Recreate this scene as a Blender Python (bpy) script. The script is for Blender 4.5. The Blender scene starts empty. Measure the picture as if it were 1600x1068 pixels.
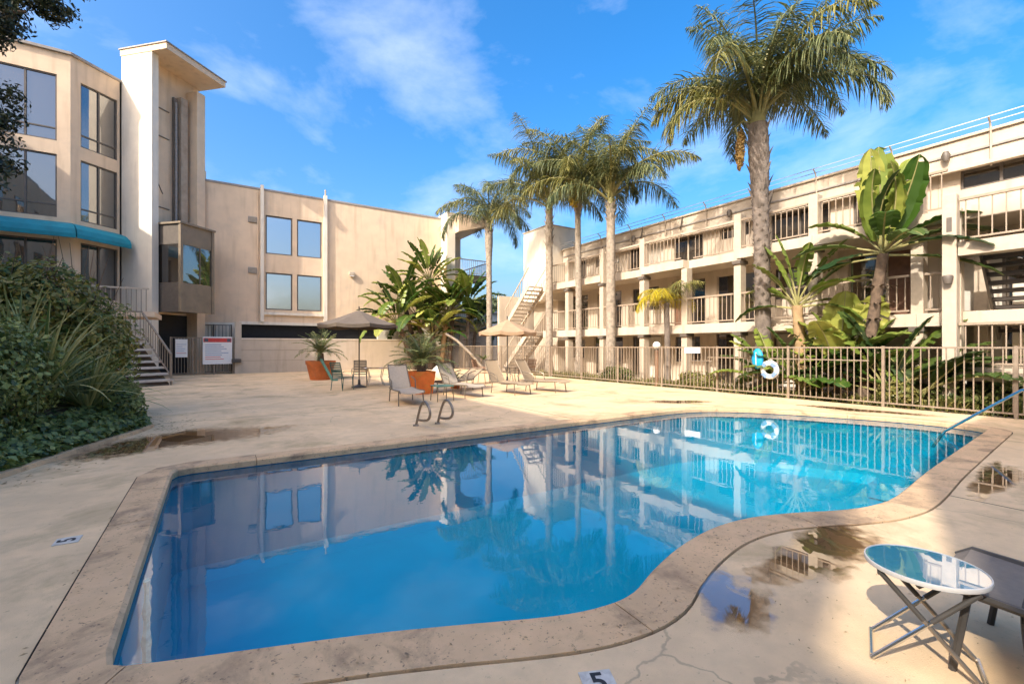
import bpy, bmesh, math, random
from mathutils import Vector, Matrix, noise
R = math.radians
random.seed(7)
scene = bpy.context.scene
COL = scene.collection

# ------------------------------------------------------------------ camera, sky, sun, exposure
cd = bpy.data.cameras.new('camera'); cam = bpy.data.objects.new('camera', cd); COL.objects.link(cam)
cam.location = (0, 0, 1.5); cam.rotation_euler = (R(90), 0, R(-32.6))
cd.sensor_width = 36; cd.lens = 16.0; cd.shift_y = 0.0047; cd.clip_start = 0.05; cd.clip_end = 2000
scene.camera = cam

SUN_AZ, SUN_EL = 18.5, 37.0           # the light travels 18.5 deg off +X towards +Y
world = bpy.data.worlds.new('World'); scene.world = world; world.use_nodes = True
wn, wl = world.node_tree.nodes, world.node_tree.links
wn.clear()
wo = wn.new('ShaderNodeOutputWorld'); bg = wn.new('ShaderNodeBackground')
sky = wn.new('ShaderNodeTexSky'); sky.sky_type = 'NISHITA'; sky.sun_disc = False
sky.sun_elevation = R(SUN_EL); sky.sun_rotation = R(270 - SUN_AZ)
sky.air_density = 1.0; sky.dust_density = 6.0; sky.ozone_density = 2.5
tc = wn.new('ShaderNodeTexCoord'); mp = wn.new('ShaderNodeMapping')
mp.inputs['Rotation'].default_value = (0.25, 0.35, 0.5); mp.inputs['Scale'].default_value = (2.2, 2.6, 4.5); mp.inputs['Location'].default_value = (7, 3, 4)
nz = wn.new('ShaderNodeTexNoise'); nz.inputs['Scale'].default_value = 1.25; nz.inputs['Detail'].default_value = 9
nz.inputs['Roughness'].default_value = 0.58; nz.inputs['Distortion'].default_value = 0.25
cr = wn.new('ShaderNodeValToRGB')
cr.color_ramp.elements[0].position = 0.485; cr.color_ramp.elements[0].color = (0, 0, 0, 1)
cr.color_ramp.elements[1].position = 0.80; cr.color_ramp.elements[1].color = (0.42, 0.42, 0.42, 1)
hs = wn.new('ShaderNodeHueSaturation'); hs.inputs['Saturation'].default_value = 1.5; hs.inputs['Value'].default_value = 0.92
mx = wn.new('ShaderNodeMixRGB'); mx.inputs['Color2'].default_value = (3.6, 3.8, 4.3, 1)
wl.new(tc.outputs['Generated'], mp.inputs['Vector']); wl.new(mp.outputs['Vector'], nz.inputs['Vector'])
wl.new(nz.outputs['Fac'], cr.inputs['Fac']); wl.new(sky.outputs['Color'], hs.inputs['Color'])
wl.new(hs.outputs['Color'], mx.inputs['Color1']); wl.new(cr.outputs['Color'], mx.inputs['Fac'])
wl.new(mx.outputs['Color'], bg.inputs['Color']); wl.new(bg.outputs['Background'], wo.inputs['Surface'])
bg.inputs['Strength'].default_value = 0.15

sd = bpy.data.lights.new('sun', 'SUN'); sd.energy = 2.0; sd.angle = R(0.53); sd.color = (1.0, 0.92, 0.83)
sun = bpy.data.objects.new('sun', sd); COL.objects.link(sun)
tr = Vector((math.cos(R(SUN_AZ)) * math.cos(R(SUN_EL)), math.sin(R(SUN_AZ)) * math.cos(R(SUN_EL)), -math.sin(R(SUN_EL))))
sun.rotation_euler = tr.to_track_quat('-Z', 'Y').to_euler(); sun.location = (-30, -12, 30)

vs = scene.view_settings
vs.view_transform = 'Standard'; vs.look = 'None'; vs.exposure = 1.52; vs.gamma = 1.0
scene.render.engine = 'CYCLES'
cy = scene.cycles
cy.use_denoising = True; cy.max_bounces = 8; cy.diffuse_bounces = 4; cy.glossy_bounces = 4
cy.transparent_max_bounces = 12; cy.caustics_reflective = False; cy.caustics_refractive = False

# ------------------------------------------------------------------ materials
MATS = {}
def _new(name):
    m = bpy.data.materials.new(name); m.use_nodes = True
    MATS[name] = m
    nt = m.node_tree
    return m, nt.nodes, nt.links, nt.nodes['Principled BSDF'], nt.nodes['Material Output']

def plain(name, c, rough=0.6, metal=0.0, var=0.12, scale=6.0, bump=0.0, bscale=60.0, dirt=None, dscale=1.2, dlo=.5, dhi=.72, spec=0.5, streak=0.0):
    """colour broken up by noise, optional dirt patches and fine relief"""
    m, n, l, p, o = _new(name)
    co = n.new('ShaderNodeTexCoord')
    a = n.new('ShaderNodeTexNoise'); a.inputs['Scale'].default_value = scale; a.inputs['Detail'].default_value = 6
    l.new(co.outputs['Object'], a.inputs['Vector'])
    r = n.new('ShaderNodeValToRGB')
    r.color_ramp.elements[0].position = .3; r.color_ramp.elements[1].position = .7
    r.color_ramp.elements[0].color = tuple(x * (1 - var) for x in c) + (1,)
    r.color_ramp.elements[1].color = tuple(min(1, x * (1 + var)) for x in c) + (1,)
    l.new(a.outputs['Fac'], r.inputs['Fac'])
    out = r.outputs['Color']
    if dirt:
        b = n.new('ShaderNodeTexNoise'); b.inputs['Scale'].default_value = dscale; b.inputs['Detail'].default_value = 9
        b.inputs['Roughness'].default_value = .65
        l.new(co.outputs['Object'], b.inputs['Vector'])
        q = n.new('ShaderNodeValToRGB'); q.color_ramp.elements[0].position = dlo; q.color_ramp.elements[1].position = dhi
        q.color_ramp.elements[1].color = (.75, .75, .75, 1); q.color_ramp.elements[0].color = (0, 0, 0, 1)
        l.new(b.outputs['Fac'], q.inputs['Fac'])
        x = n.new('ShaderNodeMixRGB'); x.inputs['Color2'].default_value = tuple(dirt) + (1,)
        l.new(q.outputs['Color'], x.inputs['Fac']); l.new(out, x.inputs['Color1']); out = x.outputs['Color']
    if streak:
        mpp = n.new('ShaderNodeMapping'); mpp.inputs['Scale'].default_value = (2.2, 2.2, .22); l.new(co.outputs['Object'], mpp.inputs['Vector'])
        b = n.new('ShaderNodeTexNoise'); b.inputs['Scale'].default_value = 1.6; b.inputs['Detail'].default_value = 8; l.new(mpp.outputs['Vector'], b.inputs['Vector'])
        q = n.new('ShaderNodeMapRange'); q.inputs['From Min'].default_value = .52; q.inputs['From Max'].default_value = .78; q.inputs['To Max'].default_value = streak; l.new(b.outputs['Fac'], q.inputs['Value'])
        x = n.new('ShaderNodeMixRGB'); x.blend_type = 'MULTIPLY'; x.inputs['Color2'].default_value = (.52, .46, .40, 1)
        l.new(q.outputs['Result'], x.inputs['Fac']); l.new(out, x.inputs['Color1']); out = x.outputs['Color']
    l.new(out, p.inputs['Base Color'])
    p.inputs['Roughness'].default_value = rough; p.inputs['Metallic'].default_value = metal
    p.inputs['Specular IOR Level'].default_value = spec
    if bump:
        c2 = n.new('ShaderNodeTexNoise'); c2.inputs['Scale'].default_value = bscale; c2.inputs['Detail'].default_value = 4
        l.new(co.outputs['Object'], c2.inputs['Vector'])
        bp = n.new('ShaderNodeBump'); bp.inputs['Strength'].default_value = bump; bp.inputs['Distance'].default_value = .02
        l.new(c2.outputs['Fac'], bp.inputs['Height']); l.new(bp.outputs['Normal'], p.inputs['Normal'])
    return m

def leafy(name, c0, c1, c2=None, transl=.3, rough=.45):
    m, n, l, p, o = _new(name)
    g = n.new('ShaderNodeNewGeometry'); r = n.new('ShaderNodeValToRGB')
    r.color_ramp.elements[0].color = c0 + (1,); r.color_ramp.elements[1].color = c1 + (1,)
    if c2:
        e = r.color_ramp.elements.new(.93); e.color = c2 + (1,); r.color_ramp.elements[1].position = .86
    l.new(g.outputs['Random Per Island'], r.inputs['Fac'])
    l.new(r.outputs['Color'], p.inputs['Base Color']); p.inputs['Roughness'].default_value = rough
    t = n.new('ShaderNodeBsdfTranslucent'); l.new(r.outputs['Color'], t.inputs['Color'])
    x = n.new('ShaderNodeMixShader'); x.inputs['Fac'].default_value = transl
    l.new(p.outputs['BSDF'], x.inputs[1]); l.new(t.outputs['BSDF'], x.inputs[2]); l.new(x.outputs['Shader'], o.inputs['Surface'])
    return m

def bigleaf(name, c0, c1, transl=.28):
    """ribbed banana-like blade: colour by noise, ribs by a wave bump"""
    m, n, l, p, o = _new(name)
    co = n.new('ShaderNodeTexCoord')
    a = n.new('ShaderNodeTexNoise'); a.inputs['Scale'].default_value = 2.2; a.inputs['Detail'].default_value = 5
    l.new(co.outputs['Object'], a.inputs['Vector'])
    oi = n.new('ShaderNodeObjectInfo'); ad = n.new('ShaderNodeMath'); ad.operation = 'ADD'
    ml = n.new('ShaderNodeMath'); ml.operation = 'MULTIPLY_ADD'; ml.inputs[1].default_value = .7; ml.inputs[2].default_value = -.35
    l.new(oi.outputs['Random'], ml.inputs[0]); l.new(a.outputs['Fac'], ad.inputs[0]); l.new(ml.outputs[0], ad.inputs[1])
    r = n.new('ShaderNodeValToRGB'); r.color_ramp.elements[0].position = .25; r.color_ramp.elements[1].position = .8
    r.color_ramp.elements[0].color = c0 + (1,); r.color_ramp.elements[1].color = c1 + (1,)
    l.new(ad.outputs[0], r.inputs['Fac']); l.new(r.outputs['Color'], p.inputs['Base Color'])
    p.inputs['Roughness'].default_value = .38
    t = n.new('ShaderNodeBsdfTranslucent'); l.new(r.outputs['Color'], t.inputs['Color'])
    x = n.new('ShaderNodeMixShader'); x.inputs['Fac'].default_value = transl
    l.new(p.outputs['BSDF'], x.inputs[1]); l.new(t.outputs['BSDF'], x.inputs[2]); l.new(x.outputs['Shader'], o.inputs['Surface'])
    return m

def glass(name, c, fac, rough=.02):
    m, n, l, p, o = _new(name)
    p.inputs['Base Color'].default_value = tuple(c) + (1,); p.inputs['Roughness'].default_value = .08
    g = n.new('ShaderNodeBsdfGlossy'); g.inputs['Roughness'].default_value = rough; g.inputs['Color'].default_value = (.95, .95, .95, 1)
    co = n.new('ShaderNodeTexCoord'); w = n.new('ShaderNodeTexNoise'); w.inputs['Scale'].default_value = .9
    l.new(co.outputs['Object'], w.inputs['Vector'])
    bp = n.new('ShaderNodeBump'); bp.inputs['Strength'].default_value = .06; bp.inputs['Distance'].default_value = .05
    l.new(w.outputs['Fac'], bp.inputs['Height']); l.new(bp.outputs['Normal'], g.inputs['Normal'])
    x = n.new('ShaderNodeMixShader'); x.inputs['Fac'].default_value = fac
    l.new(p.outputs['BSDF'], x.inputs[1]); l.new(g.outputs['BSDF'], x.inputs[2]); l.new(x.outputs['Shader'], o.inputs['Surface'])
    return m

def watery(name, tint, ior, bump, bscale):
    m, n, l, p, o = _new(name)
    n.remove(p)
    t = n.new('ShaderNodeBsdfTransparent'); t.inputs['Color'].default_value = tuple(tint) + (1,)
    g = n.new('ShaderNodeBsdfGlossy'); g.inputs['Roughness'].default_value = 0.0
    lw_ = n.new('ShaderNodeLayerWeight'); lw_.inputs['Blend'].default_value = .5
    pw = n.new('ShaderNodeMath'); pw.operation = 'POWER'; pw.inputs[1].default_value = ior; l.new(lw_.outputs['Facing'], pw.inputs[0])
    fr = n.new('ShaderNodeMath'); fr.operation = 'MULTIPLY_ADD'; fr.inputs[1].default_value = .95; fr.inputs[2].default_value = .05; l.new(pw.outputs[0], fr.inputs[0])
    co = n.new('ShaderNodeTexCoord'); w = n.new('ShaderNodeTexNoise'); w.inputs['Scale'].default_value = bscale; w.inputs['Detail'].default_value = 3
    l.new(co.outputs['Object'], w.inputs['Vector'])
    bp = n.new('ShaderNodeBump'); bp.inputs['Strength'].default_value = bump; bp.inputs['Distance'].default_value = .01
    l.new(w.outputs['Fac'], bp.inputs['Height'])
    l.new(bp.outputs['Normal'], g.inputs['Normal'])
    x = n.new('ShaderNodeMixShader')
    l.new(fr.outputs[0], x.inputs['Fac']); l.new(t.outputs['BSDF'], x.inputs[1]); l.new(g.outputs['BSDF'], x.inputs[2])
    l.new(x.outputs['Shader'], o.inputs['Surface'])
    return m

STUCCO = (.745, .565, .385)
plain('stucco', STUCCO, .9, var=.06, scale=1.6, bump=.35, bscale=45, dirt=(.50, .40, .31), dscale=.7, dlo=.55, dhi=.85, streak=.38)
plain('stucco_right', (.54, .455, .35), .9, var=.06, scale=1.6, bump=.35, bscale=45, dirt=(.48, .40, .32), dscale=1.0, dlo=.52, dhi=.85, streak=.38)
plain('stucco_white', (.78, .70, .57), .85, var=.05, scale=2, bump=.25, bscale=45, dirt=(.6, .53, .45), dscale=.8, dlo=.58, dhi=.85, streak=.38)
plain('seam', (.20, .16, .13), .9)
plain('brown_panel', (.23, .18, .12), .6, var=.1, scale=2, dirt=(.14, .11, .08), dscale=1.5)
plain('duct_tan', (.42, .33, .24), .8, var=.12, scale=3, dirt=(.3, .22, .15), dscale=2)
plain('pipe_grey', (.30, .27, .24), .6, var=.15, scale=8)
plain('dark_metal', (.055, .05, .045), .45, var=.2)
plain('bronze_frame', (.12, .10, .08), .5, var=.15)
plain('rail_paint', (.34, .265, .19), .6, var=.12, scale=9, dirt=(.26, .18, .12), dscale=6, dlo=.55, dhi=.8)
plain('cream_paint', (.49, .41, .31), .6, var=.08, scale=9, dirt=(.36, .29, .22), dscale=5, dlo=.58, dhi=.8)
plain('fence_paint', (.27, .21, .15), .5, var=.15, scale=12, dirt=(.2, .14, .1), dscale=9, dlo=.55, dhi=.8)
plain('awning', (.005, .23, .30), .8, var=.12, scale=3, dirt=(.01, .14, .18), dscale=2)
plain('wood_stair', (.62, .54, .44), .8, var=.1, scale=4, dirt=(.4, .33, .25), dscale=3)
plain('dark_tread', (.05, .04, .032), .8, var=.2)
plain('void_shade', (.02, .019, .018), .9)  # near-black standing for the shade of hollows that are not modelled
plain('interior', (.16, .12, .09), .9, var=.3, scale=1.5)
plain('door_beige', (.46, .38, .30), .6, var=.06)
plain('door_brown', (.17, .085, .05), .55, var=.2)
plain('blind', (.62, .58, .50), .8, var=.08)
plain('roof_gravel', (.42, .40, .37), .95, var=.2, scale=15)
def concrete(name, c, stain, speck, crack, sscale, slo, shi, kscale, klo, khi, crk=True):
    """weathered concrete: mottling, stains, grit and a few hairline cracks"""
    m, n, l, p, o = _new(name)
    co = n.new('ShaderNodeTexCoord'); V = co.outputs['Object']
    def nz_(scale, det, lo, hi, rough=.6, dist=0.0):
        a = n.new('ShaderNodeTexNoise'); a.inputs['Scale'].default_value = scale; a.inputs['Detail'].default_value = det; a.inputs['Roughness'].default_value = rough; a.inputs['Distortion'].default_value = dist
        l.new(V, a.inputs['Vector']); r = n.new('ShaderNodeMapRange'); r.inputs['From Min'].default_value = lo; r.inputs['From Max'].default_value = hi
        l.new(a.outputs['Fac'], r.inputs['Value']); return r.outputs['Result']
    def mix(fac, a, col, k=1.0):
        x = n.new('ShaderNodeMixRGB'); x.inputs['Color2'].default_value = tuple(col) + (1,)
        q_ = n.new('ShaderNodeMath'); q_.operation = 'MULTIPLY'; q_.inputs[1].default_value = k; l.new(fac, q_.inputs[0]); l.new(q_.outputs[0], x.inputs['Fac'])
        if isinstance(a, tuple): x.inputs['Color1'].default_value = a + (1,)
        else: l.new(a, x.inputs['Color1'])
        return x.outputs['Color']
    a = mix(nz_(.9, 5, .35, .65), tuple(x * 1.08 for x in c), tuple(x * .86 for x in c))
    a = mix(nz_(5.5, 6, .42, .68), a, tuple(x * .80 for x in c), .55)
    a = mix(nz_(sscale, 10, slo, shi, .68, .4), a, stain, .85)
    a = mix(nz_(kscale, 3, klo, khi, .7), a, speck, .8)
    if crk:
        vo = n.new('ShaderNodeTexVoronoi'); vo.feature = 'DISTANCE_TO_EDGE'; vo.inputs['Scale'].default_value = .42
        wv = n.new('ShaderNodeTexNoise'); wv.inputs['Scale'].default_value = 3.0; wv.inputs['Detail'].default_value = 5; l.new(V, wv.inputs['Vector'])
        av = n.new('ShaderNodeVectorMath'); av.operation = 'MULTIPLY_ADD'; av.inputs[1].default_value = (.35, .35, .35); l.new(wv.outputs['Color'], av.inputs[0]); l.new(V, av.inputs[2])
        l.new(av.outputs[0], vo.inputs['Vector'])
        lt_ = n.new('ShaderNodeMapRange'); lt_.inputs['From Min'].default_value = .0045; lt_.inputs['From Max'].default_value = .0015; l.new(vo.outputs['Distance'], lt_.inputs['Value'])
        mm = n.new('ShaderNodeMath'); mm.operation = 'MULTIPLY'; l.new(lt_.outputs['Result'], mm.inputs[0]); l.new(nz_(.55, 2, .5, .56), mm.inputs[1])
        a = mix(mm.outputs[0], a, crack, .35)
    l.new(a, p.inputs['Base Color'])
    rr = n.new('ShaderNodeMapRange'); rr.inputs['To Min'].default_value = .9; rr.inputs['To Max'].default_value = .5; l.new(nz_(sscale * .7, 6, .45, .75), rr.inputs['Value']); l.new(rr.outputs['Result'], p.inputs['Roughness'])
    b1 = n.new('ShaderNodeTexNoise'); b1.inputs['Scale'].default_value = 130; b1.inputs['Detail'].default_value = 5; l.new(V, b1.inputs['Vector'])
    bp = n.new('ShaderNodeBump'); bp.inputs['Strength'].default_value = .35; bp.inputs['Distance'].default_value = .012; l.new(b1.outputs['Fac'], bp.inputs['Height']); l.new(bp.outputs['Normal'], p.inputs['Normal'])
    return m
concrete('deck', (.79, .565, .325), (.38, .27, .13), (.34, .24, .14), (.10, .07, .045), .75, .515, .68, 24, .64, .74)
concrete('coping', (.70, .465, .255), (.25, .165, .095), (.12, .085, .055), (.08, .06, .04), 1.9, .50, .66, 34, .60, .70, False)
plain('joint_dirt', (.07, .055, .04), .95)
plain('ground_soil', (.14, .11, .075), .95, var=.3, scale=2, bump=.5, bscale=20)
plain('asphalt', (.10, .095, .09), .95, var=.2, scale=3)
plain('tile_band', (.05, .16, .24), .25, var=.3, scale=14)
plain('white_tile', (.62, .59, .53), .5, var=.12, scale=20, dirt=(.36, .31, .25), dscale=16, dlo=.48, dhi=.7)
plain('black_paint', (.02, .02, .02), .5)
plain('terracotta', (.50, .14, .035), .8, var=.18, scale=5, dirt=(.34, .12, .05), dscale=4)
plain('terracotta_orange', (.70, .17, .03), .75, var=.15, scale=4, dirt=(.6, .3, .05), dscale=3)
plain('soil', (.07, .05, .035), .95, var=.3)
plain('sling_tan', (.38, .28, .17), .8, var=.08, scale=30, bump=.2, bscale=240)
plain('sling_grey', (.44, .36, .265), .8, var=.08, scale=30, bump=.2, bscale=240)
plain('sling_dark', (.20, .165, .13), .8, var=.08, scale=30, bump=.2, bscale=240)
plain('sling_brown', (.30, .17, .10), .8, var=.1, scale=30)
plain('frame_bronze', (.20, .16, .11), .4, metal=.4, var=.15)
plain('chair_green', (.035, .10, .08), .45, var=.2)
plain('chair_grey', (.16, .15, .13), .5, var=.2)
plain('table_green', (.10, .24, .18), .4, var=.1)
plain('umbrella_taupe', (.15, .115, .082), .9, var=.1, scale=5)
plain('umbrella_tan', (.40, .27, .16), .9, var=.1, scale=5)
plain('steel', (.62, .62, .60), .18, metal=1.0, var=.05)
plain('dull_steel', (.28, .24, .20), .35, metal=.8, var=.15)
plain('ring_white', (.80, .80, .80), .5, var=.04)
plain('float_blue', (.01, .33, .62), .5, var=.1)
plain('globe_white', (.85, .84, .80), .3, var=.02)
plain('sign_white', (.80, .79, .76), .5, var=.02)
plain('sign_red', (.62, .06, .05), .5)
plain('sign_blue', (.18, .28, .45), .5)
plain('sign_ink', (.10, .10, .12), .5)
plain('bark_palm', (.19, .155, .125), .95, var=.4, scale=7, bump=1.0, bscale=18, dirt=(.065, .052, .04), dscale=3.5, dlo=.48, dhi=.62)
plain('bark_palm_pale', (.31, .26, .20), .95, var=.28, scale=7, bump=.9, bscale=18, dirt=(.14, .115, .085), dscale=4.5, dlo=.52, dhi=.66)
plain('bark', (.13, .09, .06), .95, var=.35, scale=9, bump=.8, bscale=25)
plain('dead_leaf', (.36, .24, .12), .9, var=.3, scale=4)
plain('rachis', (.26, .24, .09), .6, var=.2)
leafy('palm_leaf', (.034, .062, .024), (.10, .145, .055), (.22, .24, .10))
leafy('palm_leaf_olive', (.045, .070, .018), (.13, .155, .042), (.30, .27, .07))
leafy('palm_leaf_yellow', (.50, .36, .01), (.80, .60, .04), (.38, .36, .03))
leafy('palm_yellow_tuft', (.55, .36, .01), (.75, .55, .03), (.5, .4, .05))
leafy('sago_leaf', (.05, .095, .03), (.15, .21, .07), (.30, .33, .12))
leafy('ivy_leaf', (.03, .065, .018), (.15, .22, .05), (.33, .38, .11))
leafy('red_shrub_leaf', (.05, .115, .02), (.22, .32, .06), (.36, .29, .07))
leafy('flax_leaf', (.07, .13, .03), (.25, .33, .09), (.42, .40, .16))
leafy('conifer_leaf', (.008, .016, .007), (.030, .045, .016), (.06, .075, .028), transl=.1)
leafy('tree_leaf', (.025, .045, .016), (.08, .11, .04), (.13, .15, .06))
leafy('grass_leaf', (.06, .09, .02), (.20, .22, .05), (.34, .30, .09))
leafy('hedge_leaf', (.03, .06, .018), (.10, .14, .04), (.18, .20, .05))
leafy('seed_pod', (.50, .32, .10), (.70, .50, .20), (.4, .25, .07), transl=.1)
bigleaf('banana_leaf', (.04, .09, .012), (.22, .28, .05))
bigleaf('banana_leaf_lime', (.13, .19, .025), (.42, .43, .09))
bigleaf('banana_leaf_dark', (.018, .045, .012), (.085, .13, .03))
glass('glass_sky', (.03, .035, .04), .62)
glass('glass_bronze', (.045, .035, .025), .22)
glass('glass_dark', (.03, .025, .02), .10)
glass('glass_table', (.03, .25, .42), .50, .01)
plain('rim_grey', (.50, .48, .45), .45, var=.08)
watery('water', (.20, .92, .98), 4.1, .12, 3.2)
watery('puddle', (.62, .54, .46), 2.1, .03, 1.5)
def soft_puddle():
    m = MATS['puddle']; n, l = m.node_tree.nodes, m.node_tree.links
    o = n['Material Output']; src = o.inputs['Surface'].links[0].from_socket
    co = n.new('ShaderNodeTexCoord')
    at = n.new('ShaderNodeAttribute'); at.attribute_name = 'depth'
    w = n.new('ShaderNodeTexNoise'); w.inputs['Scale'].default_value = 9; w.inputs['Detail'].default_value = 6; l.new(co.outputs['Object'], w.inputs['Vector'])
    ad = n.new('ShaderNodeMath'); ad.operation = 'MULTIPLY_ADD'; ad.inputs[1].default_value = .9; l.new(w.outputs['Fac'], ad.inputs[0]); l.new(at.outputs['Fac'], ad.inputs[2])
    r = n.new('ShaderNodeMapRange'); r.inputs['From Min'].default_value = .52; r.inputs['From Max'].default_value = .92; l.new(ad.outputs[0], r.inputs['Value'])
    t = n.new('ShaderNodeBsdfTransparent'); x = n.new('ShaderNodeMixShader')
    l.new(r.outputs['Result'], x.inputs['Fac']); l.new(t.outputs['BSDF'], x.inputs[1]); l.new(src, x.inputs[2]); l.new(x.outputs['Shader'], o.inputs['Surface'])
soft_puddle()

def basin_mat():
    m = plain('pool_plaster', (.01, .37, .50), .7, var=.10, scale=.8)
    return m
basin_mat()
def M(n): return MATS[n]

# ------------------------------------------------------------------ mesh builder
def tag(o, label=None, cat=None, group=None, kind=None):
    if label: o['label'] = label
    if cat: o['category'] = cat
    if group: o['group'] = group
    if kind: o['kind'] = kind
    return o
def empty(name, loc=(0, 0, 0), rz=0.0):
    o = bpy.data.objects.new(name, None); COL.objects.link(o)
    o.empty_display_size = .2; o.location = loc; o.rotation_euler = (0, 0, rz)
    return o
def thing(name, label, cat, loc=(0, 0, 0), rz=0.0, group=None):
    return tag(empty(name, loc, rz), label, cat, group)

class B:
    def __init__(s): s.v, s.f = [], []
    def add(s, vs, fs):
        k = len(s.v); s.v += [tuple(p) for p in vs]; s.f += [tuple(i + k for i in f) for f in fs]; return s
    def hexa(s, p):
        return s.add(p, [(0, 3, 2, 1), (4, 5, 6, 7), (0, 1, 5, 4), (1, 2, 6, 5), (2, 3, 7, 6), (3, 0, 4, 7)])
    def box(s, x0, x1, y0, y1, z0, z1):
        return s.hexa([(x0, y0, z0), (x1, y0, z0), (x1, y1, z0), (x0, y1, z0), (x0, y0, z1), (x1, y0, z1), (x1, y1, z1), (x0, y1, z1)])
    def fbox(s, F, a0, a1, b0, b1, z0, z1):
        """box in a frame F = (origin, a-axis, b-axis)"""
        o, ea, eb = F
        def q(a, b, z): return (o[0] + ea[0] * a + eb[0] * b, o[1] + ea[1] * a + eb[1] * b, z)
        return s.hexa([q(a0, b0, z0), q(a1, b0, z0), q(a1, b1, z0), q(a0, b1, z0), q(a0, b0, z1), q(a1, b0, z1), q(a1, b1, z1), q(a0, b1, z1)])
    def prism(s, pts, z0, z1):
        n = len(pts)
        return s.add([(x, y, z0) for x, y in pts] + [(x, y, z1) for x, y in pts],
                     [tuple(range(n))[::-1], tuple(range(n, 2 * n))] + [(i, (i + 1) % n, n + (i + 1) % n, n + i) for i in range(n)])
    def tube(s, pts, r, seg=8, cap=True):
        pts = [Vector(p) for p in pts]; n = len(pts)
        rr = r if isinstance(r, (list, tuple)) else [r] * n
        rings = []; up = None
        for i, p in enumerate(pts):
            t = (pts[min(i + 1, n - 1)] - pts[max(i - 1, 0)]).normalized()
            if up is None:
                up = Vector((0, 0, 1)) if abs(t.z) < .9 else Vector((1, 0, 0))
            a = t.cross(up).normalized(); b = a.cross(t).normalized(); up = b
            rings.append([p + (a * math.cos(2 * math.pi * k / seg) + b * math.sin(2 * math.pi * k / seg)) * rr[i] for k in range(seg)])
        vs = [q for ring in rings for q in ring]; fs = []
        for i in range(n - 1):
            for k in range(seg):
                fs.append((i * seg + k, i * seg + (k + 1) % seg, (i + 1) * seg + (k + 1) % seg, (i + 1) * seg + k))
        if cap: fs += [tuple(range(seg))[::-1], tuple(range((n - 1) * seg, n * seg))]
        return s.add(vs, fs)
    def bar(s, p, q, w, h=None):
        h = h or w; p, q = Vector(p), Vector(q); t = (q - p).normalized()
        up = Vector((0, 0, 1)) if abs(t.z) < .95 else Vector((0, 1, 0))
        a = t.cross(up).normalized() * w / 2; b = a.cross(t).normalized() * h / 2
        return s.hexa([p - a - b, p + a - b, p + a + b, p - a + b, q - a - b, q + a - b, q + a + b, q - a + b])
    def lathe(s, prof, seg=20, c=(0, 0, 0)):
        n = len(prof); vs = []; fs = []
        for r, z in prof:
            for k in range(seg):
                t = 2 * math.pi * k / seg; vs.append((c[0] + r * math.cos(t), c[1] + r * math.sin(t), c[2] + z))
        for i in range(n - 1):
            for k in range(seg):
                fs.append((i * seg + k, i * seg + (k + 1) % seg, (i + 1) * seg + (k + 1) % seg, (i + 1) * seg + k))
        if prof[0][0] > 1e-4: fs.append(tuple(range(seg))[::-1])
        if prof[-1][0] > 1e-4: fs.append(tuple(range((n - 1) * seg, n * seg)))
        return s.add(vs, fs)
    def mesh(s, name, mat, smooth=False, bevel=0.0):
        me = bpy.data.meshes.new(name); me.from_pydata(s.v, [], s.f); me.update()
        if bevel:
            bm = bmesh.new(); bm.from_mesh(me)
            bmesh.ops.bevel(bm, geom=list(bm.edges), offset=bevel, segments=2, affect='EDGES', profile=.6)
            bm.to_mesh(me); bm.free()
        me.materials.append(M(mat))
        if smooth:
            for p in me.polygons: p.use_smooth = True
            try: me.set_sharp_from_angle(angle=R(40))
            except Exception: pass
        return me
    def build(s, name, mat, parent=None, smooth=False, bevel=0.0, world=False, loc=None):
        return inst(s.mesh(name, mat, smooth, bevel), name, parent, world, loc)

def inst(me, name, parent=None, world=False, loc=None, rot=None):
    o = bpy.data.objects.new(name, me); COL.objects.link(o)
    if parent:
        o.parent = parent
        if world: o.location = -Vector(parent.location)      # mesh holds world coordinates, parent is an unrotated top-level empty
    if loc is not None: o.location = loc
    if rot is not None: o.rotation_euler = rot
    return o
KIDS = {}
def clone(o, loc, rz, label, parent=None):
    c = o.copy(); COL.objects.link(c); c.parent = parent
    if parent is None:
        c.location = loc; c.rotation_euler = (0, 0, rz); c['label'] = label
    for ch in [k for k in bpy.data.objects if k.parent == o]:
        clone(ch, None, None, None, c)
    return c
def structure(o): o['kind'] = 'structure'; return o

# ------------------------------------------------------------------ pool outline (plan, metres)
def catmull(pts, n=6, closed=True):
    out = []; N = len(pts)
    for i in range(N if closed else N - 1):
        p0, p1, p2, p3 = (Vector(pts[(i + k - 1) % N]) if closed else Vector(pts[max(0, min(N - 1, i + k - 1))]) for k in range(4))
        for j in range(n):
            t = j / n
            out.append(.5 * ((2 * p1) + (-p0 + p2) * t + (2 * p0 - 5 * p1 + 4 * p2 - p3) * t * t + (-p0 + 3 * p1 - 3 * p2 + p3) * t ** 3))
    if not closed: out.append(Vector(pts[-1]))
    return out
near = catmull([(-.36, 2.78), (-.12, 2.69), (.6, 2.43), (1.03, 2.25), (1.55, 2.02), (1.86, 1.94), (2.13, 1.95), (2.45, 2.07), (2.88, 2.2), (3.38, 2.28),
                (3.86, 2.25), (4.31, 2.11), (4.73, 1.92), (5.15, 1.80), (5.75, 1.78), (7.2, 1.93), (9.2, 2.10), (11.4, 2.28)], 4, False)
right = catmull([(11.4, 2.28), (11.78, 2.38), (11.95, 2.8), (11.9, 3.6), (11.45, 4.75), (10.8, 5.9), (10.1, 6.6), (9.5, 6.88), (8.8, 6.97)], 4, False)
far = [Vector((x, 6.97 - (8.8 - x) * .006)) for x in (7.6, 6.4, 5.2, 4.0, 2.8, 1.6, .4, -.3)]
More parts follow.
